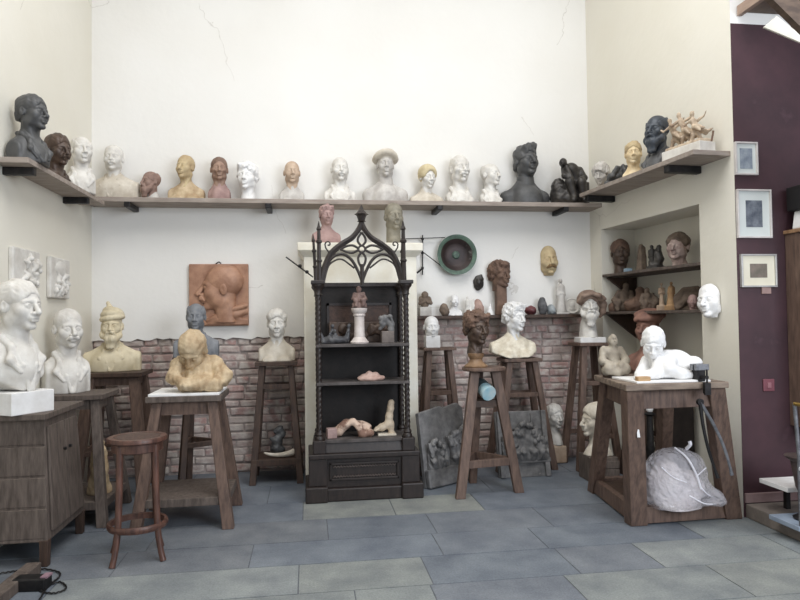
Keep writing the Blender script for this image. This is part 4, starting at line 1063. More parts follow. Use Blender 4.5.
blob('pale grey scroll-shaped cast beside the robed statuette', 551, 304, 4.5, mat('pale_grey_cast', (160, 166, 168), (128, 134, 138), .7, scale=12, bump=.3), 12, f=60)
g = Clay((-.07, -.06, -.005), (.07, .06, .27), .004); standing(g, 0, 0, 0, .255, .17).bump(.0025, 70, 5, 2, stretch=(2, 1, .3)).plane((0, 0, -1), 0)
clay_thing('robed_statuette', 'pale standing statuette of a robed woman on the thin shelf', 'statuette', (wx(561), YW, ZW), g, GREYP, scale=hs(561, 281)/.25, base=(.05, .045, .012, GREYP))
r = thing('medallion', 'round white plaster medallion leaning at the end of the thin shelf', 'medallion', (wx(574)-.012, YW+.02, ZW))
RR = hs(574, 298)/2
Mt = Matrix.Rotation(PI/2-.15, 4, 'X')
MB().lathe([(RR*.96, -.010), (RR, -.006), (RR, .008), (RR*.9, .014), (RR*.82, .008), (.01, .010)], 36, (0, 0, RR), M=Mt).build('disc', PLASTER, r, smooth=True)
g = Clay((-.06, -.05, -.06), (.06, .03, .06), .004); g.ell((0, 0, .008), (.028, .012, .036), 0).ell((.0, 0, -.03), (.035, .01, .016), .01); g.build('profile', PLASTER, r).location = (0, -.012, RR)

# ------------------------------------------------------------------ on the back wall
# bronze dish
c = at(456, 255, WB-.03); RD = (at(475, 255, WB).x - at(436, 255, WB).x)/2
r = thing('bronze_dish', 'big round dish with green patina hung high on the back wall', 'dish', (c.x, WB, c.z))
Mx = Matrix.Rotation(PI/2, 4, 'X')
GREEN = mat('verdigris', (104, 128, 112), (70, 84, 76), .6, .2, scale=10, bump=.4, c3=(146, 142, 136), bdist=.006)
DISHB = mat('dish_hollow', (62, 50, 48), (44, 36, 36), .5, .3, scale=9, bump=.4, c3=(120, 116, 112), sharp=(.4, .6))
MB().lathe([(RD*.5, .004), (RD*.8, .02), (RD, .075), (RD*1.0, .085), (RD*.95, .084), (RD*.78, .06)], 64, M=Mx, caps=False).build('rim', GREEN, r, smooth=True)
MB().lathe([(RD*.5, .02), (RD*.80, .063), (RD*.74, .054), (RD*.60, .032), (RD*.35, .026), (RD*.01, .030)], 64, M=Mx, caps=False).build('hollow', DISHB, r, smooth=True)
MB().lathe([(RD*.01, .03), (RD*.20, .030), (RD*.15, .042), (RD*.01, .046)], 32, M=Mx).build('boss', GREEN, r, smooth=True)
# pointing frame of thin rods
r = thing('pointing_frame', 'thin iron pointing frame of crossed rods hung beside the dish', 'tool', (at(423, 255, WB).x, WB-.03, at(423, 255, WB).z))
Q = lambda x, y, d=.03: Vector(at(x, y, WB-d)) - Vector((at(423, 255, WB).x, WB-.03, at(423, 255, WB).z))
MB().tube([Q(422.5, 235), Q(422.5, 275)], .006, 8).build('upright', METAL, r)
MB().tube([Q(400, 239, .05), Q(445, 237.5, .05)], .004, 8).build('rod', METAL, r)
MB().tube([Q(415, 246, .06), Q(444, 268, .06)], .005, 8).build('diagonal_rod', METAL, r)
MB().tube([Q(417, 273, .05), Q(423, 268, .05)], .009, 8).build('clamp', METAL, r)
for y in (239, 253, 268): MB().lathe([(.012, -.012), (.014, 0), (.012, .012)], 10, Q(422.5, y, .045)).build('clamp', METAL, r)
r = thing('measuring_rod', 'thin iron rod leaning against the chimney breast by the gothic column', 'tool', at(301, 266, 5.55))
Q = lambda x, y: at(x, y, 5.55) - at(301, 266, 5.55)
MB().tube([Q(286, 257), Q(313, 277)], .006, 8).build('rod', METAL, r)
for q in ((300, 266), (307, 272)): MB().lathe([(.012, -.014), (.016, 0), (.012, .014)], 10, Q(*q)).build('clamp', METAL, r)
# small dark relief
c = at(478, 283, WB)
g = Clay((-.08, -.06, -.11), (.08, .02, .11), .004); g.ell((0, 0, 0), (.052, .026, .072), 0).ell((0, -.02, .005), (.028, .022, .04), .01).ell((.025, -.005, .055), (.02, .02, .03), .02).bump(.004, 70, 3, 3)
clay_thing('wall_relief', 'small dark oval face relief hung between dish and brown head', 'relief', (c.x, WB-.014, c.z), g, BRONZE)
# masks: the front half of a face
def mask(label, c, H, m, Mrot, **k):
    s = H/.235; g = clay_head(.0042, k); g.plane((0, 1, 0), -.012); g.plane((0, 0, -1), .128)
    o = g.build('wall_mask', m, None, Mrot @ Matrix.Translation((0, .012, 0)) @ Matrix.Scale(s, 4)); o.location = c
    tag(o, label, 'mask'); return o
c = at(548, 260, WB)
o = mask('yellow clay mask of a moustached man high on the back wall', (c.x, WB-.002, c.z), at(548, 246, WB).z - at(548, 275, WB).z, YELLOW, Euler((.0, 0, .0)).to_matrix().to_4x4(), w=.92)
hh = (at(548, 246, WB).z - at(548, 275, WB).z)/.235
t_ = clay_tash(.0035, {}).build('moustache', mat('brown_stain', (130, 104, 70), (100, 78, 52), .7), o, Matrix.Translation((0, .012, 0)) @ Matrix.Scale(hh, 4))
uz = u_of(714, 300); cw = MR @ Vector((uz[0], 0, uz[1]))
ang = math.atan2(_u.y, _u.x)
Hm = u_of(714, 284)[1] - u_of(714, 317)[1]
o = mask('white plaster face mask hung on the wall by the alcove edge', cw, Hm, CHALK, Matrix.Translation((-.03, 0, 0)) @ Euler((0, -.1, -PI/2+.42)).to_matrix().to_4x4(), w=1.1)
tag(clay_hair(.0045, 'short', dict(seed=5)).plane((0, 1, 0), -.012).build('hair', CHALK, o, Matrix.Translation((-.03, 0, 0)) @ Euler((0, -.1, -PI/2+.42)).to_matrix().to_4x4() @ Matrix.Translation((0, .012, 0)) @ Matrix.Scale(Hm/.25, 4)))
# copper-coloured portrait relief
x0, x1 = at(189, 295, WB-.04).x, at(248.5, 295, WB-.04).x; z1_, z0_ = at(218, 264, WB-.04).z, at(218, 326, WB-.04).z
r = thing('portrait_relief', 'copper-coloured relief plaque of a moustached old man in profile', 'relief', ((x0+x1)/2, WB, (z0_+z1_)/2))
w2, h2 = (x1-x0)/2, (z1_-z0_)/2
MB().box((-w2, -.045, -h2), (w2, 0, h2)).build('slab', COPPER, r, bevel=.006)
MB().tube([(-.03, -.03, h2), (0, -.03, h2+.02), (.02, -.03, h2+.005)], .006, 8).build('hook', METAL, r)
sk = h2*2*.70/.24
SQ = Matrix.Translation((.012, -.052, .062)) @ Matrix.Diagonal((1, .58, 1, 1)) @ Euler((0, .04, -PI/2+.05)).to_matrix().to_4x4() @ Matrix.Scale(sk, 4)
def half(g): return g.plane((-1, 0, 0), .010)                       # the half that stands out of the slab
def relief_part(nm, g):
    g.build(nm, COPPER, r, SQ)
relief_part('profile', half(clay_head(.0038, dict(necklen=.17, nose=1.35))).plane((0, 0, -1), .19))
relief_part('hair', half(clay_hair(.004, 'crop', dict(hairline=.01, seed=4))))
relief_part('moustache', half(clay_tash(.003, dict(tash=1.0))))
g = Clay((-.30, -.10, -.30), (.30, .05, .05), .006)
g.path([(-.12, 0, -.275), (.0, 0, -.22), (.14, 0, -.18), (.26, 0, -.15)], [.02, .034, .036, .03], .03).path([(-.10, -.012, -.235), (.04, -.02, -.165), (.24, -.02, -.10)], [.014, .022, .024], .012)
g.box((.12, 0, -.27), (.19, .016, .05), .03, .01); g.bump(.003, 40, 2, 2)
X_, Y_, Z_ = g.grid(); g.F = np.maximum(g.F, np.abs(X_)-w2+.004 + 0*Y_ + 0*Z_); g.F = np.maximum(g.F, Y_-.02 + 0*X_ + 0*Z_); g.F = np.maximum(g.F, -h2 + .008 - Z_ + 0*X_ + 0*Y_)
o = g.build('coat', COPPER, r); o.location = (0, -.045, 0)
# two small reliefs on the side wall
for i, (pa, pb, lb, ttl) in enumerate((((11, 249), (38, 286), 'pale rectangular relief with carved foliage above the profile bust', 1), ((49, 258), (68, 298), 'pale small relief with rounded corners above the moustached bust', 2))):
    c = atX((pa[0]+pb[0])/2, (pa[1]+pb[1])/2, WL+.03); y0, y1 = atX(pa[0], 270, WL+.02).y, atX(pb[0], 270, WL+.02).y
    hz = (atX((pa[0]+pb[0])/2, pa[1], WL).z - atX((pa[0]+pb[0])/2, pb[1], WL).z)/2; hy = abs(y1-y0)/2
    r = thing('wall_relief', lb, 'relief', (WL, (y0+y1)/2, c.z))
    MB().box((0, -hy, -hz), (.035, hy, hz)).build('slab', PLASTER, r, bevel=.01)
    g = Clay((-.0, -hy*1.1, -hz*1.1), (.12, hy*1.1, hz*1.1), .005); rg = random.Random(i+4)
    oy = hy*.25 if i == 0 else 0
    for k in range(16):
        y_, zz = oy + rg.uniform(-.55, .6)*hy, rg.uniform(-.8, .75 if i == 0 else .05)*hz; a = rg.uniform(0, 6.28)
        g.path([(.035, y_, zz), (.045, y_+.03*math.cos(a), zz+.03*math.sin(a)), (.03, y_+.06*math.cos(a+.6), zz+.06*math.sin(a+.6))], [.016, .018, .01], .006)
    if i == 1: g.ell((.03, 0, hz*.45), (.022, hy*.6, hz*.4), .01)
    X_, Y_, Z_ = g.grid(); g.F = np.maximum(g.F, np.abs(Y_)-hy+.01+0*X_+0*Z_); g.F = np.maximum(g.F, np.abs(Z_)-hz+.01+0*X_+0*Y_)
    g.build('carving', PLASTER, r)

# ------------------------------------------------------------------ objects inside the gothic cabinet
def gp(px, y): return at(px, 380, GY + y).x
def gh(px, py, y, z): return at(px, py, GY+y).z - z
za_, zb_, zc_ = zs[0], zs[1], z2
yq = .17
r = thing('column_pedestal', 'white turned column pedestal in the middle of the top cabinet shelf', 'pedestal', (gp(360, yq), GY+yq, za_))
hcol = gh(360, 308, yq, za_)
MB().lathe([(.072, 0), (.075, .012), (.06, .028), (.052, .04), (.043, .05), (.040, hcol*.55), (.041, hcol-.07), (.05, hcol-.06), (.046, hcol-.045), (.06, hcol-.03), (.064, hcol-.012), (.064, hcol)], 32).build('column', mat('ivory_glaze', (218, 208, 202), (190, 178, 172), .5, scale=12, bump=.1), r, smooth=True)
g = Clay((-.08, -.08, -.005), (.08, .08, .2), .0036)
g.box((0, 0, .02), (.058, .05, .018), 0, .006).cone((0, .02, .04), (0, .02, .10), .045, .032, .02).ell((0, .005, .155), (.02, .022, .026), .008).cone((0, .02, .12), (0, .01, .14), .016, None, .01)
for s_ in (-1, 1): g.path([(s_*.035, .02, .115), (s_*.05, -.01, .075), (s_*.03, -.05, .07)], [.016, .014, .011], .01).path([(s_*.02, .0, .055), (s_*.03, -.05, .06), (s_*.03, -.055, .02)], [.024, .02, .014], .01)
g.bump(.0025, 90, 3, 2).plane((0, 0, -1), 0)
clay_thing('seated_statuette', 'little rosy brown seated figure on top of the white column pedestal', 'statuette', (gp(360, yq), GY+yq, za_+hcol), g, mat('rosy_brown_clay', (142, 118, 110), (108, 86, 80), .7, scale=14, bump=.3), scale=gh(360, 286, yq, za_+hcol)/.18)
# cluttered figure groups on either side
def cluster(label, x, y, z, w, d, h, m, seed, n=7, nm='figure_group', base=None):
    rg = random.Random(seed); g = Clay((-w*1.2, -d*1.3, -.01), (w*1.2, d*1.3, h*1.15), .005)
    g.ell((0, 0, h*.16), (w*.95, d*.9, h*.22), 0)
    for k in range(n):
        fx = -w*.75 + 1.5*w*k/max(1, n-1) + rg.uniform(-.1, .1)*w; fy = rg.uniform(-.4, .4)*d; fh = h*rg.uniform(.6, 1.)
        ln = rg.uniform(-.25, .25)*w
        g.cone((fx, fy, h*.12), (fx+ln, fy, fh*.70), fh*.14, fh*.10, h*.08).ell((fx+ln*1.2, fy-.01, fh*.88), (fh*.085, fh*.09, fh*.11), h*.03)
        a = rg.uniform(-1, 1); g.path([(fx+ln, fy, fh*.68), (fx+ln+a*w*.3, fy-d*.5, fh*.5), (fx+ln+a*w*.4, fy-d*.4, fh*.3)], [fh*.06, fh*.05, fh*.04], h*.03)
    g.bump(.004, 60, seed, 3).plane((0, 0, -1), 0)
    return clay_thing(nm, label, 'sculpture', (x, y, z), g, m, base=base)
cluster('dark slate figure group reclining beside the column at its window side', gp(335, .2), GY+.2, za_, .115, .07, gh(335, 322, .2, za_), mat('slate_group', (92, 92, 94), (60, 60, 64), .5, .1, scale=14, bump=.3, c3=(130, 128, 128)), 4, 4).name = 'figure_group'
tag(bpy.data.objects['figure_group'], 'dark slate figure group heaped beside the column under the leather panel edge')
r = thing('relief_slab', 'long dark relief tablet propped behind the column pedestal', 'relief', (gp(360, .33), GY+.335, za_))
hs_ = gh(360, 322, .33, za_)
MB().box((-.25, -.015, 0), (.25, .015, hs_)).build('slab', BROWNB, r, bevel=.005)
g = Clay((-.24, -.06, .01), (.24, .0, hs_), .006); rg = random.Random(2)
for k in range(16): g.ell((rg.uniform(-.2, .2), -.018, rg.uniform(.04, hs_-.04)), (rg.uniform(.02, .05), .018, rg.uniform(.02, .05)), .012, rot=(0, rg.uniform(0, 3), 0))
g.bump(.004, 50, 3, 3).build('carving', BROWNB, r)
r = thing('block_statuette', 'grey writhing figure on a square block at the cabinet shelf end', 'statuette', (gp(388, .16), GY+.16, za_))
hb = gh(388, 331, .16, za_)
MB().box((-.05, -.045, 0), (.05, .045, hb)).build('block', mat('grey_brown_stone', (120, 110, 104), (92, 84, 80), .7, scale=16, bump=.3), r, bevel=.005)
g = Clay((-.12, -.07, hb-.01), (.08, .07, hb+.15), .004); q = hb
g.path([(.03, 0, q), (.03, 0, q+.06), (-.02, 0, q+.10), (-.05, -.01, q+.07)], [.028, .026, .028, .02], .015).ell((-.055, -.01, q+.105), (.018, .02, .022), .01).path([(-.02, 0, q+.1), (.02, -.03, q+.12), (.04, -.02, q+.07)], [.016, .014, .01], .01).path([(-.03, 0, q+.06), (-.06, 0, q+.02)], [.022, .016], .01).bump(.003, 80, 2, 2)
g.build('figure', SLATE, r)
# pink lump on the middle shelf
g = Clay((-.16, -.09, -.005), (.16, .09, .12), .005); g.ell((0, 0, .02), (.125, .065, .035), 0).cone((-.06, 0, .03), (.04, 0, .045), .035, .03, .02).ell((-.015, 0, .06), (.03, .03, .028), .02).bump(.005, 50, 5, 3).plane((0, 0, -1), 0)
clay_thing('plaster_fragment', 'pinkish plaster fragment lying on the middle cabinet shelf', 'fragment', (gp(371, .14), GY+.14, zb_), g, mat('pinkish_plaster', (204, 176, 164), (176, 144, 132), .75, scale=12, bump=.3), scale=.9)
# small pink cube, shell-like cloth cast and foot on the cabinet floor
o = tag(MB().box((-.038, -.038, 0), (.038, .038, .078)).build('small_block', mat('rosy_block', (170, 144, 138), (146, 122, 118), .8, scale=16, bump=.3), bevel=.006), 'small rosy stone block on the cabinet floor by the column', 'block'); o.location = (gp(331, .12), GY+.12, z2); o.rotation_euler = (0, 0, .15)
g = Clay((-.22, -.10, -.01), (.22, .12, .22), .005)
g.path([(-.15, .02, .06), (-.08, 0, .12), (-.01, -.02, .155), (.05, -.03, .10), (.08, -.04, .03), (.16, -.03, .035)], [.05, .045, .03, .032, .035, .04], .02)
g.path([(-.01, .04, .14), (.07, .05, .10), (.15, .05, .08)], [.03, .04, .04], .03)
g.ell((-.04, -.05, .03), (.07, .07, .07), .01, mode=-1); g.bump(.006, 38, 7, 3, stretch=(1, 1, .6)).plane((0, 0, -1), 0)
clay_thing('drapery_cast', 'twisted cream and brown drapery cast on the cabinet floor', 'cast', (gp(353, .14), GY+.14, z2), g, mat('cream_stained_cast', (214, 188, 168), (128, 98, 84), .75, scale=9, bump=.3, sharp=(.45, .56)), scale=.80)
r = thing('foot_cast', 'cream cast of a raised foot and ankle on a thin base', 'cast', (gp(386, .16), GY+.16, z2))
MB().box((-.085, -.06, 0), (.085, .06, .02)).build('base', WARM, r, bevel=.006)
g = Clay((-.13, -.08, .015), (.1, .08, .33), .0045)
g.path([(.045, 0, .30), (.04, 0, .24), (.025, 0, .17), (.02, .0, .10)], [.03, .028, .033, .036], .02).path([(.02, 0, .10), (-.04, 0, .075), (-.09, 0, .06)], [.036, .033, .022], .02).ell((.045, 0, .09), (.03, .03, .045), .02)
for k in range(5): g.path([(-.085, -.028+.014*k, .058), (-.118+.006*abs(k-1), -.030+.015*k, .050)], [.012, .010], .006)
g.path([(.04, 0, .06), (.045, 0, .018)], [.025, .03], .02); g.bump(.002, 60, 4, 2)
g.build('foot', mat('ivory_cast', (206, 190, 168), (176, 158, 136), .7, scale=9, bump=.2), r); r.scale = (.86,)*3
# ------------------------------------------------------------------ leaning slate reliefs
def leaning(label, pl, pr, h, rz_tilt, kind, back=.28, thick=.045):
    """stands on the floor between points pl and pr, leaning away from the camera"""
    d = (pr - pl); w = d.length; rz = math.atan2(d.y, d.x); c = (pl+pr)/2
    r = thing('leaning_relief', label, 'relief', (c.x, c.y, 0)); r.rotation_euler = Euler((-rz_tilt, 0, rz), 'XYZ')
    M = None
    rg = random.Random(kind)
    if kind == 1:
        MB().prism([(-w/2, 0), (w/2, 0), (w/2+.01, h*.93), (w/2-.05, h), (.04, h*.96), (0, h*.985), (-w/2+.01, h*.93)], 0, thick).build('slab', SLATE, r, bevel=.008)
        MB().box((-w/2, -.05, 0), (w/2, .0, .15)).build('ledge', SLATE, r, bevel=.012)
        z0, zs_, cl = .16, h*.45, ((-.12, .20), (.12, .27))
    else:
        MB().box((-w/2, 0, .0), (w/2, thick, h)).build('slab', SLATE, r, bevel=.006)
        MB().box((-w/2, -.035, .12), (w/2, .0, .16)).build('ledge', SLATE, r, bevel=.008)
        for x in (-w/2+.03, w/2-.03): MB().box((x-.022, -.03, 0), (x+.022, .0, h)).build('frame_post', SLATE, r, bevel=.005)
        MB().box((-w/2+.05, -.012, h*.72), (w/2-.05, .0, h*.73)).box((-.10, -.012, h*.72), (-.09, 0, h-.02)).box((.09, -.012, h*.72), (.10, 0, h-.02)).build('ruled_moulding', SLATE, r)
        z0, zs_, cl = .16, h*.50, ((-.13, .22), (0, .27), (.13, .17))
    for cx, zt in cl:
        g = Clay((cx-.16, -.13, z0-.03), (cx+.16, .02, z0+.34), .005)
        for k in range(6):
            x = cx + rg.uniform(-.085, .085); zt_ = z0 + zt*rg.uniform(.75, 1.1)
            g.cone((x*.9+cx*.1, -.01, z0), (x, -.035, zt_-.05), .036, .026, .008).ell((x+rg.uniform(-.01,.01), -.060, zt_), (.022, .028, .028), .003)
            a = rg.uniform(-1, 1); g.path([(x, -.03, zt_-.05), (x+.05*a, -.06, zt_-.09), (x+.07*a, -.05, zt_-.02)], [.018, .016, .013], .006)
            g.path([(x, -.03, z0+.08), (x+.03*a, -.065, z0+.05), (x+.01, -.04, z0)], [.022, .02, .014], .008)
        g.bump(.004, 65, int(cx*100)+kind*7+30, 3); X_, Y_, Z_ = g.grid(); g.F = np.maximum(g.F, Y_-.01 + 0*X_ + 0*Z_); g.F = np.maximum(g.F, np.abs(X_)-w/2+.03+0*Y_+0*Z_)
        g.build('carved_figures', SLATE, r).name = 'carved_group'
    return r
pl, pr = atZ(422, 489), atZ(470, 477)
leaning('slate relief slab with two clusters of figures leaning beside the gothic cabinet', Vector((.945, 5.27, 0)), Vector((1.39, 5.56, 0)), .66, .16, 1)
leaning('framed slate relief with a crowd of figures leaning against the brick wall', Vector((1.63, 5.50, 0)), Vector((2.10, 5.51, 0)), .57, .20, 2)
# blue can on the stand's small shelf
r = thing('can', 'pale blue dented can lying on the small shelf of the disc-topped stand', 'can', (TC[0]-.005, TC[1]-.0, ZC), .2)
Mc = Matrix.Rotation(-PI/2+.35, 4, 'X')
MB().lathe([(.058, 0), (.062, .01), (.06, .05), (.056, .09)], 28, (0, -.10, .058), M=Mc).build('body', mat('pale_blue_paint', (142, 190, 204), (190, 206, 208), .5, scale=12, bump=.3), r, smooth=True)
MB().lathe([(.056, .085), (.060, .10), (.058, .17), (.05, .185)], 28, (0, -.10, .058), M=Mc).build('dark_end', mat('dark_teal_end', (70, 84, 86), (46, 54, 58), .5, scale=12, bump=.3), r, smooth=True)
# horn and dark cast under the slim stand
pz = S7.location
r = thing('horn', 'cream curved horn lying on the low shelf of the slim dark stand', 'horn', (pz.x+.02, pz.y-.10, .235))
MB().tube([(.13*math.sin(t), -.03*math.cos(t), .02*math.sin(t)**2) for t in [-1.3+.26*i for i in range(11)]], [.008+.0022*i for i in range(11)], 12).build('horn_body', WARM, r, smooth=True)
g = Clay((-.1, -.1, -.005), (.1, .1, .27), .005); g.ell((0, 0, .04), (.06, .05, .05), 0).path([(-.02, 0, .05), (.0, 0, .12), (.04, 0, .17), (.02, 0, .22), (-.02, -.01, .20)], [.045, .04, .03, .025, .014], .02).path([(0, 0, .1), (-.06, -.02, .14)], [.03, .014], .02).bump(.006, 60, 3, 3).plane((0, 0, -1), 0)
clay_thing('dark_cast', 'blackened twisted cast behind the cream horn under the slim stand', 'cast', (pz.x+.0, pz.y+.05, .21), g, IRON)
# pale cast in the shade under the weathered stand
g = Clay((-.1, -.1, -.005), (.1, .1, .42), .006); standing(g, 0, 0, 0, .38, .22).bump(.006, 45, 4, 3).plane((0, 0, -1), 0)
clay_thing('statuette', 'yellowish statuette standing on the low shelf of the weathered stand', 'statuette', (-1.50, 4.98, .17), g, OCHRE)
# small white bust and clay block in the corner behind the framed relief
bust('small dusty white bust on a tan clay block behind the framed slate relief', 'bust', (at(556, 455, 6.02).x, 6.02, .17), .38, PLASTER, T=.14, W=.085, crop=1.0, rz=.2, hair='short', res=40)
o = tag(MB().box((-.07, -.08, 0), (.08, .08, .17)).build('clay_block', BEIGET, bevel=.015), 'tan clay block on the floor under the dusty white bust', 'block'); o.location = (at(556, 455, 6.02).x, 6.02, 0)
# bust under the work table, in profile
bx_ = at(592, 440, 5.30)
r = thing('packing_crate', 'low wooden crate on the floor behind the work table leg', 'crate', (bx_.x+.03, 5.32, 0))
zt_ = at(588, 452, 5.30).z - .03
MB().box((-.09, -.13, 0), (.15, .13, zt_)).build('body', W_GREY, r, bevel=.005)
for z in (.05, zt_-.09):
    MB().box((-.095, -.14, z), (.155, -.13, z+.06)).build('slat', W_GREY, r, bevel=.003)
bust('cream plaster bust in profile half hidden by the table leg', 'bust', (bx_.x+.03, 5.32, zt_), at(588, 404, 5.30).z - zt_, WARM, T=.11, W=.10, rz=-1.4, hair='wavy', crop=1.0, res=46)
# iron screw jack with white knob behind the table
r = thing('iron_jack', 'dark iron post with a white knob standing behind the table legs', 'tool', (at(650, 430, 5.05).x, 5.05, 0))
zk = at(650, 410, 5.05).z
MB().lathe([(.042, 0), (.042, .03), (.034, .06), (.03, .2), (.036, .3), (.03, .34), (.025, zk-.05), (.05, zk-.03), (.02, zk-.015)], 20).build('post', METAL, r, smooth=True)
MB().lathe([(.012, zk-.02), (.026, zk-.005), (.03, zk+.012), (.022, zk+.03), (.005, zk+.036)], 20).build('knob', CHALK, r, smooth=True)
o = tag(MB().box((-.0, -.0, 0), (.24, .05, .92)).build('leaning_board', mat('black_board', (52, 44, 42), (36, 30, 30), .7, scale=10, bump=.2), bevel=.004), 'black board standing upright in the alcove behind the table', 'board'); o.location = (at(668, 420, 5.05).x, 5.06, 0)

# ------------------------------------------------------------------ on the work table
o = tag(MB().prism([(0, 0), (.50, 0), (.50, .014), (0, .014)], 0, .36).build('marble_board', CHALK, bevel=.003), 'white board on the work table under the crouching child', 'board'); 
wp = atZ(637, 377, ZT); o.location = (fl.x+.10, fl.y+.05, ZT); o.rotation_euler = (0, 0, -.02)
ZM = ZT + .014
o = tag(MB().box((0, 0, 0), (.085, .045, .028)).build('wood_offcut', mat('pine_offcut', (196, 162, 120), (166, 132, 94), .6, scale=14, bump=.15, stretch=(.5, 3, 3)), bevel=.003), 'small pale wood offcut at the front of the white board', 'wood offcut'); o.location = (fl.x+.115, fl.y+.06, ZM)
cy = fl.y + .24
r = thing('child_sculpture', 'bright white plaster child lying on its belly, head propped over folded arms', 'sculpture', (at(663, 376, cy).x, cy, ZM), 0, None, 1.)
sw = (at(693, 360, cy).x - at(632, 360, cy).x); s = sw/.47; r.scale = (s,)*3
g = Clay((-.27, -.19, -.02), (.29, .19, .27), .0048)
g.ell((.10, .02, .10), (.13, .10, .10), 0).ell((.17, .02, .065), (.085, .10, .075), .04).ell((.0, .02, .12), (.085, .075, .075), .05)
g.path([(-.05, -.03, .13), (-.11, -.11, .05), (-.20, -.11, .028), (-.235, -.10, .022)], [.042, .036, .028, .022], .02)
g.path([(.02, -.06, .12), (-.03, -.13, .08), (.06, -.14, .035), (.16, -.13, .028)], [.05, .04, .036, .028], .025)
g.path([(-.08, .08, .12), (-.14, .04, .05), (-.20, -.02, .025)], [.04, .035, .025], .02)
for k in range(4): g.path([(-.225, -.125+.014*k, .022), (-.262, -.13+.015*k, .012)], [.010, .008], .005)
g.path([(.13, -.08, .08), (.21, -.06, .10), (.24, .0, .06)], [.03, .045, .05], .03)
g.ell((-.0, .0, .03), (.20, .13, .035), .03)
g.bump(.003, 28, 5, 2, stretch=(1.6, 1, .7)); g.plane((0, 0, -1), 0); g.build('body', CHALK, r)
HM = Matrix.Translation((-.075, -.01, .245)) @ Euler((.42, .06, -.50), 'XYZ').to_matrix().to_4x4() @ Matrix.Scale(.92, 4)
clay_head(.0042, dict(jaw=.84, nose=.6, w=1.04, neck=.9)).plane((0, 0, -1), .14).build('head', CHALK, r, HM)
clay_hair(.0042, 'short', dict(seed=21, hairline=-.016)).build('hair', CHALK, r, HM)
# seated little figure at the table's far corner
cy2 = fl.y + .50
r = thing('seated_statuette', 'grey clay statuette of a seated bald man with folded arms on the table corner', 'statuette', (at(612, 373, cy2).x + .01, cy2, ZT), -.05)
hf = (at(610, 335, cy2).z - ZT); r.scale = (hf/.31*.86, hf/.31*.86, hf/.31)
MB().lathe([(.085, 0), (.088, .006), (.088, .018), (.08, .022)], 28).build('base', W_DARK, r, smooth=True)
g = Clay((-.14, -.13, .01), (.14, .12, .33), .0042)
g.cone((0, .02, .06), (0, .02, .17), .068, .055, .03).ell((0, 0, .06), (.095, .08, .045), .02).cone((-.05, .02, .185), (.05, .02, .185), .036, None, .03)
for s_ in (-1, 1): g.path([(s_*.075, .02, .195), (s_*.105, -.02, .12), (s_*.03, -.085, .09)], [.034, .03, .024], .015).path([(s_*.05, .0, .05), (s_*.08, -.07, .06), (s_*.0, -.09, .04)], [.042, .036, .026], .02)
g.cone((0, .01, .20), (0, 0, .24), .028, None, .012).ell((0, -.004, .272), (.038, .043, .047), .006).ell((0, -.046, .268), (.008, .011, .012), .004)
for s_ in (-1, 1): g.ell((s_*.015, -.047, .279), (.010, .010, .007), .004, mode=-1)
g.bump(.003, 60, 4, 2).plane((0, 0, -1), -.015); g.build('figure', mat('grey_olive_clay', (172, 162, 146), (140, 130, 116), .75, scale=12, bump=.3), r)
# bench vise
vx = at(699, 378, fl.y+.07)
r = thing('bench_vise', 'small dark iron bench vise clamped to the table edge', 'vise', (vx.x, fl.y+.06, ZT))
MB().box((-.028, -.02, 0), (.028, .05, .085)).build('body', METAL, r, bevel=.006)
MB().box((-.045, -.035, .075), (.045, -.008, .115)).build('jaw', STEEL, r, bevel=.004)
MB().box((-.045, .008, .075), (.045, .04, .115)).build('jaw', STEEL, r, bevel=.004)
MB().tube([(-.0, -.08, .035), (0, .05, .035)], .010, 10).build('screw', METAL, r); MB().tube([(0, -.075, -.02), (0, -.075, .085)], .006, 8).build('handle', METAL, r)
MB().box((-.02, -.085, -.075), (.02, -.07, .0)).tube([(0, -.05, -.07), (0, -.05, -.0)], .012, 8).build('clamp', METAL, r)
# calipers hanging on the right leg
zt_ = ZT-.06
pA, pB, pC = at(700, 402, fl.y-.05), at(732, 475, fl.y-.06), at(718, 478, fl.y-.07)
r = thing('calipers', 'long dark iron calipers hanging down the outer leg of the work table', 'calipers', pA)
for a_, m_, nm in ((pB, .03, 'arm'), (pC, -.02, 'arm')):
    d = a_-pA; q = [d*t + Vector((m_*math.sin(PI*t), 0, 0)) for t in [i/10 for i in range(11)]]
    MB().tube(q, [.013, .012, .011, .011, .010, .010, .010, .010, .009, .009, .012], 8).build(nm, METAL if m_ < 0 else STEEL, r, smooth=True)
MB().lathe([(.02, -.012), (.022, 0), (.02, .012)], 16, M=Matrix.Rotation(PI/2, 4, 'X')).build('pivot', METAL, r)
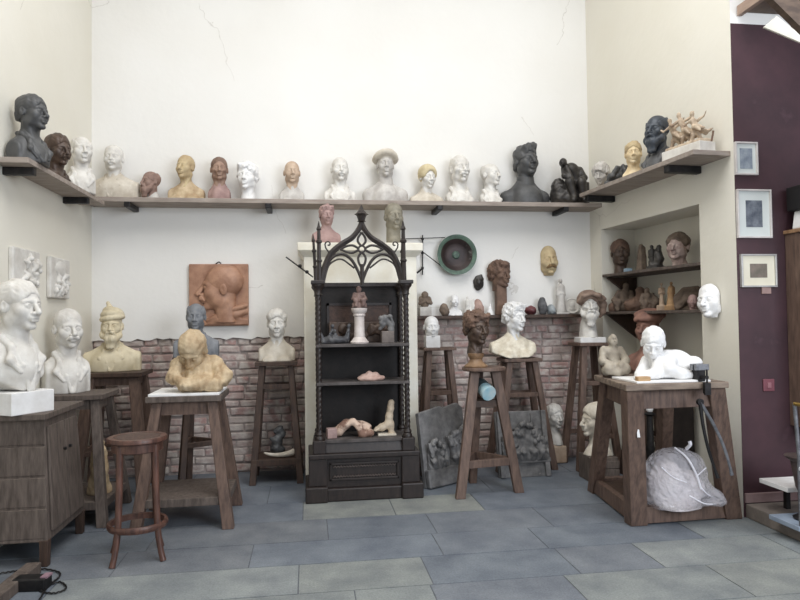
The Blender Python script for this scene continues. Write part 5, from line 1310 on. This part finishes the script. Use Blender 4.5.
# plastic-wrapped head on the low shelf
px_ = at(682, 480, fl.y+.23)
r = thing('wrapped_sculpture', 'lumpy sculpture wrapped in clear crumpled plastic on the low shelf of the table', 'wrapped sculpture', (px_.x-.005, fl.y+.29, .10))
hw_ = (at(716, 470, fl.y+.23).x - at(649, 470, fl.y+.23).x)/2; hh_ = at(680, 450, fl.y+.23).z - .10
g = Clay((-.3, -.2, -.01), (.32, .2, .48), .006)
g.ell((-.06, 0, hh_*.42), (hw_*.52, .10, hh_*.36), 0).ell((.07, .0, hh_*.34), (hw_*.45, .09, hh_*.28), .03).cone((-.06, 0, 0), (.08, 0, 0), .09, .09, .04).bump(.012, 24, 3, 3).plane((0, 0, -1), 0)
g.build('wrapped_clay', mat('pale_clay', (226, 220, 220), (198, 188, 188), .8, scale=6, bump=.3), r)
def plastic():
    m = bpy.data.materials.new('clear_plastic'); m.use_nodes = True; b = m.node_tree.nodes['Principled BSDF']; n = m.node_tree.nodes; L = m.node_tree.links
    b.inputs['Base Color'].default_value = srgb((236, 232, 238)); b.inputs['Roughness'].default_value = .10; b.inputs['Alpha'].default_value = .34
    b.inputs['Specular IOR Level'].default_value = .9
    tc = n.new('ShaderNodeTexCoord'); no = n.new('ShaderNodeTexNoise'); no.inputs['Scale'].default_value = 18; no.inputs['Detail'].default_value = 3; no.inputs['Distortion'].default_value = 2.2
    L.new(tc.outputs['Object'], no.inputs['Vector']); bp = n.new('ShaderNodeBump'); bp.inputs['Strength'].default_value = .9; bp.inputs['Distance'].default_value = .03
    L.new(no.outputs['Fac'], bp.inputs['Height']); L.new(bp.outputs[0], b.inputs['Normal'])
    return m
PL = plastic()
g = Clay((-.34, -.24, -.01), (.36, .22, .50), .0065)
g.ell((-.01, 0, hh_*.5), (hw_*.95, .14, hh_*.53), 0).ell((-.02, 0, hh_*.2), (hw_*.98, .15, hh_*.25), .06).path([(hw_*.6, -.05, hh_*.25), (hw_*.95, -.08, .07), (hw_*1.1, -.10, .05)], [.08, .05, .025], .05)
g.bump(.005, 30, 9, 3).bump(.004, 85, 4, 2).plane((0, 0, -1), 0); g.build('plastic_bag', PL, r)
WP = mat('plastic_highlight', (240, 238, 244), (224, 222, 230), .3, scale=20, bump=.1)  # highlights on the crumpled bag, put in as raised white folds
for pts, r_ in (([(-.03, -.04, hh_*1.03), (.01, -.115, hh_*.90), (.05, -.15, hh_*.65), (.08, -.155, hh_*.40)], .007), ([(.06, -.03, hh_*1.0), (.07, -.06, hh_*1.08), (.065, -.06, hh_*1.14)], .012), ([(.05, -.150, hh_*.60), (.10, -.13, hh_*.66), (.16, -.09, hh_*.70)], .004), ([(.08, -.155, hh_*.42), (.13, -.145, hh_*.30), (.20, -.10, hh_*.22)], .005), ([(-.16, -.10, hh_*.75), (-.10, -.135, hh_*.6), (-.02, -.155, hh_*.52)], .0035), ([(.0, -.15, hh_*.3), (.10, -.155, hh_*.16), (.22, -.10, hh_*.10)], .004)):
    MB().tube(spl(pts, 5), r_, 8).build('highlight_fold', WP, r, smooth=True)
# beret bust
yb = YB
bust('reddish clay bust of a person in a soft beret turned in profile behind the table', 'bust', (at(648, 370, yb).x, yb, ZB), at(650, 309, yb).z - ZB, mat('reddish_clay', (160, 120, 104), (118, 86, 76), .75, scale=10, bump=.35), T=.17, W=.16, rz=-.95, hat='beret', folds=.008, rough=.003, res=54, crop=1.05)
# bearded head with a cap, tall stand
yb = 5.80
bust('white plaster head of a bearded man with a drooping brown cap on a block', 'head', (at(591, 341, yb).x - .01, yb, Z10), at(591, 289, yb).z - Z10, PLASTER, T=.13, W=.075, crop=.9, beard=True, beard_=.8, gaunt=True, hat='hood', hm=mat('brown_washed_plaster', (160, 138, 122), (118, 96, 84), .75, scale=12, bump=.3), base=(.24, .045, CHALK, .19), head=(0, .0, -.1), rz=-.1, res=56, w=.92)

# ------------------------------------------------------------------ alcove sculptures
def al(px, z, d=.15):
    """point on an alcove shelf, under picture column px"""
    lo, hi = AU0, AU1
    for _ in range(40):
        u = .5*(lo+hi); p = MR @ Vector((u, d, z)); q = p - Vector((0, 0, CZ)); sx = 400 + F*q.dot(_R)/q.dot(_fw)
        if sx < px: lo = u
        else: hi = u
    return p
def alh(px, y, p): return at(px, y, p.y).z - p.z
p = al(621, ZA1, .15)
bust('dark brown bronze head of a young man with wavy hair on the upper alcove shelf', 'head', p, alh(621, 240, p), BROWNB, T=.05, W=.065, hair='wavy', hm=UMBER, crop=.9, rz=-.35, seed=15, res=50)
o = tag(MB().box((-.03, -.025, 0), (.03, .025, .032)).build('small_box', mat('pale_blue_card', (150, 172, 186), (128, 150, 166), .6), bevel=.003), 'tiny pale blue box by the dark head in the alcove', 'box'); o.location = al(628, ZA1, .05)
p = al(642, ZA1, .17)
g = Clay((-.1, -.1, -.005), (.1, .1, .3), .0045); standing(g, 0, 0, 0, .28, .22).ell((0, .0, .245), (.035, .035, .04), .02).bump(.004, 60, 3, 3, stretch=(2, 1, .5)).plane((0, 0, -1), 0)
clay_thing('robed_statuette', 'grey-brown hooded standing statuette on the upper alcove shelf', 'statuette', p, g, MUD, scale=alh(642, 245, p)/.28, rz=-.5)
p = al(655, ZA1, .16)
g = Clay((-.14, -.1, -.005), (.16, .1, .32), .0045); standing(g, -.03, 0, 0, .29, .16).path([(.02, 0, 0), (.05, 0, .12), (.045, 0, .22)], [.06, .045, .035], .03).ell((.05, -.005, .262), (.024, .026, .03), .01).ell((.02, 0, .02), (.11, .07, .035), .02).bump(.004, 60, 4, 3).plane((0, 0, -1), 0)
clay_thing('couple_statuette', 'black statuette of an embracing couple on the upper alcove shelf', 'statuette', p, g, BRONZE, scale=alh(655, 245, p)/.29, rz=-.5)
p = al(678, ZA1, .16)
bust('large mottled whitish head with dark hair on the upper alcove shelf', 'head', p, alh(678, 233, p), mat('mottled_cast', (206, 186, 178), (150, 126, 120), .8, scale=14, bump=.4), T=.03, W=.07, hair='wavy', hm=MUD, crop=.9, rz=-.95, rough=.004, res=52, w=1.15, seed=17)
def afig(label, px, ytop, m, fn, d=.15, rz=-.5, ref=.25, nm='statuette', cat='statuette', z=None):
    z = ZA2; p = al(px, z, d); g = Clay((-.17, -.12, -.006), (.17, .12, ref*1.2), .0045); fn(g); g.plane((0, 0, -1), 0)
    return clay_thing(nm, label, cat, p, g, m, rz=rz, scale=alh(px, ytop, p)/ref)
def seated(g, h=.25, lean=.02):
    g.ell((0, 0, .04), (.085, .07, .055), 0).cone((0, .01, .05), (lean, 0, .15), .055, .045, .03).ell((lean*1.5, -.01, h-.03), (.026, .029, .034), .01).cone((lean, 0, .15), (lean*1.4, -.005, h-.06), .03, .02, .015)
    for s_ in (-1, 1): g.path([(s_*.05+lean, 0, .165), (s_*.075, -.04, .10), (s_*.02, -.075, .09)], [.023, .02, .016], .012).path([(s_*.04, -.01, .05), (s_*.05, -.075, .07), (s_*.045, -.08, .02)], [.034, .028, .02], .015)
    return g.bump(.005, 55, 3, 3)
afig('brown seated statuette at the inner end of the lower alcove shelf', 623, 283, MUD, lambda g: seated(g))
afig('small dark brown rocky cast at the very front of the lower alcove shelf', 614, 302, UMBER, lambda g: g.ell((0, 0, .06), (.09, .07, .09), 0).ell((.04, 0, .1), (.05, .05, .05), .02).bump(.008, 50, 5, 3), d=.07, ref=.15, nm='rock_cast', cat='cast')
afig('brown reclining figure cast beside the seated statuette in the alcove', 636, 289, UMBER, lambda g: g.ell((0, 0, .06), (.11, .07, .07), 0).path([(.04, 0, .08), (.06, 0, .16), (.03, -.01, .20)], [.05, .045, .03], .03).bump(.007, 50, 6, 3), ref=.21, nm='reclining_statuette')
afig('brown statuette of a crouched mother with dark head on the lower alcove shelf', 649, 287, MUD, lambda g: seated(g, .24, -.01).ell((.07, -.02, .07), (.05, .05, .07), .03))
afig('ochre standing nude statuette on a block on the lower alcove shelf', 662, 283, BEIGET, lambda g: (standing(g, 0, 0, .06, .27, .12), g.box((0, 0, .03), (.06, .05, .035), .01)), ref=.33)
afig('ochre standing draped statuette with a companion block on the lower alcove shelf', 671, 282, mat('honey_clay', (190, 154, 114), (154, 120, 86), .75, scale=12, bump=.3), lambda g: (standing(g, 0, 0, .05, .28, .18, .01), g.box((.0, 0, .03), (.07, .055, .03), .01)), ref=.33)
p = al(690, ZA2, .22)
r = thing('relief_fragment', 'grey-brown broken relief fragment propped at the outer end of the alcove shelf', 'relief', p, -.9)
hfr = alh(690, 286, p)
MB().prism([(-.13, 0), (.12, 0), (.13, hfr*.75), (.06, hfr), (-.06, hfr*.96), (-.14, hfr*.55)], 0, .04).build('slab', MUD, r, bevel=.01)
g = Clay((-.12, -.05, .0), (.12, .02, hfr), .005); g.path([(-.09, 0, .03), (-.02, -.01, hfr*.5), (.07, -.01, hfr*.65)], [.03, .035, .03], .02).ell((.03, -.01, .06), (.05, .02, .04), .02).bump(.005, 50, 4, 3).build('carving', MUD, r)
p = al(693, ZA2, .09)
bust('small pink clay child head at the outer end of the lower alcove shelf', 'head', p, alh(693, 295, p), PINKT, T=.0, W=.05, crop=.9, rz=-.6, w=1.05, nose=.6, jaw=.9, res=36)

# ------------------------------------------------------------------ the maroon wall
YM = B_.y - .004
def picture(label, x0, y0, x1, y1, ix, iy, fm, im, mt_=CHALK):
    a = at(x0, y0, YM-.02); b = at(x1, y1, YM-.02); cx, cz1 = (a.x+b.x)/2, (a.z+b.z)/2; w, h = abs(b.x-a.x)/2, abs(a.z-b.z)/2
    r = thing('framed_picture', label, 'picture', (cx, YM, cz1)); f = .012
    MB().box((-w, -.025, -h), (w, -.0, -h+f)).box((-w, -.025, h-f), (w, 0, h)).box((-w, -.025, -h+f), (-w+f, 0, h-f)).box((w-f, -.025, -h+f), (w, 0, h-f)).build('frame', fm, r, bevel=.002)
    MB().box((-w+f, -.012, -h+f), (w-f, 0, h-f)).build('mount', mt_, r)
    MB().box((-w*ix, -.014, -h*iy), (w*ix, -.010, h*iy)).build('print', im, r)
    return r
WF = mat('pale_frame', (214, 208, 204), (190, 184, 180), .4)
GLM = mat('mount_card', (218, 222, 218), (206, 212, 208), .35, scale=3, bump=0)
picture('small white-framed grey print, topmost on the maroon wall', 735, 141.5, 758.5, 175, .55, .62, WF, mat('grey_print', (160, 168, 176), (112, 122, 136), .4, scale=18, bump=0, c3=(196, 200, 202)), GLM)
picture('white-framed engraving hung in the middle of three on the maroon wall', 737, 189, 772.5, 238, .48, .55, WF, mat('dark_engraving', (126, 132, 140), (70, 76, 88), .4, scale=16, bump=0, c3=(150, 150, 160)), GLM)
picture('cream-mounted landscape print, lowest on the maroon wall', 741, 254, 777.5, 287, .48, .42, mat('silver_frame', (196, 194, 190), (170, 168, 166), .35, .4), mat('brown_print', (132, 116, 106), (96, 92, 80), .4, scale=16, bump=0, c3=(168, 120, 104)), mat('cream_card', (226, 220, 200), (216, 208, 186), .4, scale=3, bump=0))
c = at(766.5, 290, YM-.01)
tag(MB().box((-.035, -.012, -.026), (.035, 0, .026)).build('wall_tag', mat('tan_card', (170, 140, 132), (150, 122, 116), .6), bevel=.002), 'tiny tan tag on the maroon wall under the lowest print', 'tag').location = (c.x, YM, c.z)
c = at(768, 385, YM)
r = thing('light_switch', 'square maroon light switch on the dark wall above the stone step', 'switch', (c.x, YM, c.z))
MB().box((-.042, -.012, -.042), (.042, 0, .042)).build('plate', mat('switch_plate', (126, 76, 84), (112, 66, 74), .4, scale=8, bump=0), r, bevel=.004)
MB().box((-.014, -.018, -.018), (.014, -.01, .018)).build('rocker', mat('switch_rocker', (160, 116, 120), (144, 100, 106), .35, bump=0), r, bevel=.002)
# wooden cupboard at the picture edge
x0 = at(788.5, 300, YM-.02).x; zc1 = at(790, 229, YM-.1).z; zc0_ = at(790, 428, YM-.1).z
r = thing('wall_cupboard', 'brown wooden cupboard fixed to the maroon wall at the passage', 'cupboard', (x0, YM, zc0_))
hC = zc1 - zc0_
MB().box((.0, -.28, 0), (.6, 0, hC)).build('body', W_MID, r, bevel=.005)
MB().box((-.012, -.30, hC-.025), (.62, 0, hC)).build('top', mat('warm_wood', (166, 132, 100), (128, 96, 70), .5, scale=12, bump=.15, stretch=(.5, 3, 3)), r, bevel=.003)
MB().box((.015, -.295, hC*.80), (.58, -.28, hC-.035)).build('drawer', W_MID, r, bevel=.004)
MB().box((.015, -.295, .02), (.58, -.28, hC*.78)).build('door', W_MID, r, bevel=.004)
zp = at(795, 208, YM-.2).z - zc1
r = thing('paper_stack', 'white curled papers stacked on top of the brown cupboard', 'papers', (x0, YM-.05, zc1))
MB().hexa([(-.0, -.22, 0), (.4, -.22, 0), (.4, -.02, 0), (-.0, -.02, 0)], [(.02, -.2, zp), (.4, -.2, zp), (.4, -.02, zp), (.02, -.02, zp)]).build('pile', CHALK, r, bevel=.01)
o = tag(MB().box((0, 0, 0), (.6, .2, at(790, 185, YM-.1).z - zc1 - zp-.01)).build('black_box', mat('black_lacquer', (20, 18, 20), (14, 12, 14), .6), bevel=.005), 'black box stacked over the papers at the passage edge', 'box'); o.location = (x0-.01, YM-.24, zc1+zp)
# low white table, iron pedestal and slab on the step
YT = 3.86; a = at(776, 484, YT)
r = thing('low_table', 'low white marble table on the stone step behind the iron pedestal', 'table', (a.x, YT, .095))
zt_ = a.z - .095
MB().box((0, -.1, zt_-.03), (.5, .16, zt_)).build('top', CHALK, r, bevel=.004)
for x in (.17, .45):
    for y in (-.06, .12): MB().bar((x, y, 0), (x, y, zt_-.03), .03, .03).build('leg', METAL, r)
a = atZ(797, 519, .125); 
o = tag(MB().box((-.10, -.14, 0), (.36, .12, .03)).build('stone_slab', mat('blue_slab', (150, 162, 178), (128, 140, 156), .6, scale=9, bump=.2), bevel=.004), 'flat blue-grey slab on the stone step under the iron pedestal', 'slab'); o.location = (a.x, a.y, .095)
r = thing('iron_pedestal', 'dark iron pedestal with flared dish top on the blue-grey slab', 'pedestal', (a.x+.055, a.y-.02, .125))
ht = at(791, 456, a.y).z - .125
MB().lathe([(.075, 0), (.08, .012), (.05, .03), (.03, .06), (.04, .09), (.028, .12), (.05, .15), (.045, .17)], 24).build('foot', METAL, r, smooth=True)
MB().lathe([(.045, .165), (.06, .20), (.075, ht-.09), (.085, ht-.03), (.115, ht-.008), (.118, ht), (.10, ht), (.01, ht-.02)], 28).build('bowl', mat('dull_iron', (104, 90, 86), (76, 66, 64), .5, .4, scale=12, bump=.3), r, smooth=True)
a2 = at(796, 452, 3.50)
r = thing('metal_chair', 'bright metal rod chair with a brass top rail on the stone step', 'chair', (at(796, 452, 3.55).x+.02, 3.25, .095))
for dx in (0, .30): 
    MB().tube([(0, dx, 0), (0, dx, .45), (-.02, dx, .86-.095)], .012, 10).build('back_post', STEEL, r, smooth=True)
for dx in (0, .30): MB().tube([(.30, dx, 0), (.30, dx, .36)], .012, 10).build('leg', STEEL, r, smooth=True)
MB().box((-.01, -.01, .36), (.32, .31, .385)).build('seat', mat('pale_seat', (212, 214, 220), (196, 198, 206), .5), r, bevel=.006)
MB().tube([(-.02, 0, .76), (-.02, .30, .76)], .012, 10).build('top_rail', mat('brass', (180, 150, 84), (150, 122, 66), .35, .8, bump=0), r, smooth=True)

# ------------------------------------------------------------------ cables and plank at the near corner
a = atZ(10, 590, .05)
r = thing('wood_plank', 'grey timber offcut lying on the slabs among loose cables', 'timber', (a.x, a.y, 0), -.0)
d = (atZ(36, 574) - atZ(2, 603)); rzz = math.atan2(d.y, d.x); r.rotation_euler = (0, 0, rzz); r.location = ((atZ(15, 589)).x, atZ(15, 589).y, 0)
MB().box((-.3, -.04, 0), (.22, .04, .06)).build('beam', W_GREY, r, bevel=.006)
a = atZ(26, 592)
r = thing('power_socket_block', 'black power strip block lying on the floor by the timber offcut', 'power strip', (a.x, a.y+.03, 0), -.1)
MB().box((-.07, -.035, 0), (.10, .05, .065)).build('body', METAL, r, bevel=.008)
MB().box((.07, -.02, .062), (.105, .04, .072)).build('label_strip', mat('rosy_strip', (150, 120, 130), (130, 104, 114), .6), r)
for k, (lb, pts) in enumerate((
    ('thin dark cable looping wide on the slabs beside the power strip', [(36, 585), (50, 583), (58, 578), (60, 573), (52, 570), (40, 569), (30, 574), (24, 578), (12, 583)]),
    ('thin dark cable in a tight loop in front of the power strip', [(36, 588), (44, 592), (54, 593), (64, 590), (66, 586), (60, 582), (50, 585), (44, 592), (38, 602)]),
    ('short dark cable from the timber toward the cabinet', [(26, 574), (18, 571), (8, 572), (-4, 574)]))):
    q = [atZ(x, y, .008) for x, y in pts]; o_ = q[0].copy()
    qs = spl([tuple(v) for v in q], 8)
    qs = [(x, y, .006+.004*math.sin(i*.9)**2) for i, (x, y, z) in enumerate(qs)]
    o = MB().tube([(x-o_.x, y-o_.y, z) for x, y, z in qs], .0045, 8).build('cable', METAL, smooth=True); o.location = (o_.x, o_.y, 0); tag(o, lb, 'cable', 'cables on the floor')

# ------------------------------------------------------------------ families of like things
FAM = {'modelling_stand': 'modelling stands carrying busts', 'framed_picture': 'three framed prints on the maroon wall', 'small_cast': 'little casts on the thin wall shelf', 'leaning_relief': 'slate reliefs leaning on the floor', 'wall_shelf': 'board shelves high on the walls', 'alcove_shelf': 'shelves in the alcove', 'wall_mask': 'face masks hung on the walls', 'wall_relief': 'small reliefs hung on the walls', 'portrait_bust': 'portrait busts around the studio', 'statuette': 'statuettes in the alcove', 'robed_statuette': 'standing robed statuettes'}
for o in C.objects:
    k = o.name.split('.')[0]
    if o.parent is None and k in FAM and 'group' not in o: o['group'] = FAM[k]

# ------------------------------------------------------------------ light
def area(name, loc, size, energy, color, rot=(0, 0, 0), sy=None):
    l = bpy.data.lights.new(name, 'AREA'); l.energy = energy; l.color = color; l.size = size
    if sy: l.shape = 'RECTANGLE'; l.size_y = sy
    o = bpy.data.objects.new(name, l); o.location = loc; o.rotation_euler = rot; C.objects.link(o); return o
area('skylight', ((SX0+SX1)/2, (SY0+SY1)/2, TOP+.12), SX1-SX0-.1, 214, (1.0, .99, .97), sy=SY1-SY0-.1)
wl = Vector((3.6, -.8, 2.7)); area('front_window', wl, 2.8, 215, (.86, .92, 1.0), rot=(Vector((1.3, 6.15, 1.3)) - wl).to_track_quat('-Z', 'Y').to_euler(), sy=2.4)
w = bpy.data.worlds.new('daylight'); S.world = w; w.use_nodes = True
w.node_tree.nodes['Background'].inputs[0].default_value = (.80, .88, 1.0, 1); w.node_tree.nodes['Background'].inputs[1].default_value = .58

# ------------------------------------------------------------------ camera
cd = bpy.data.cameras.new('camera'); cam = bpy.data.objects.new('camera', cd); C.objects.link(cam)
cd.sensor_width = 36; cd.lens = F/800*36; cd.clip_start = .05
zz = -_fw.normalized()
cam.matrix_world = Matrix(((_R.x, _U.x, zz.x, 0), (_R.y, _U.y, zz.y, 0), (_R.z, _U.z, zz.z, CZ), (0, 0, 0, 1)))
S.camera = cam
S.view_settings.view_transform = 'Standard'; S.view_settings.look = 'None'; S.view_settings.exposure = 0.0; S.view_settings.gamma = 1
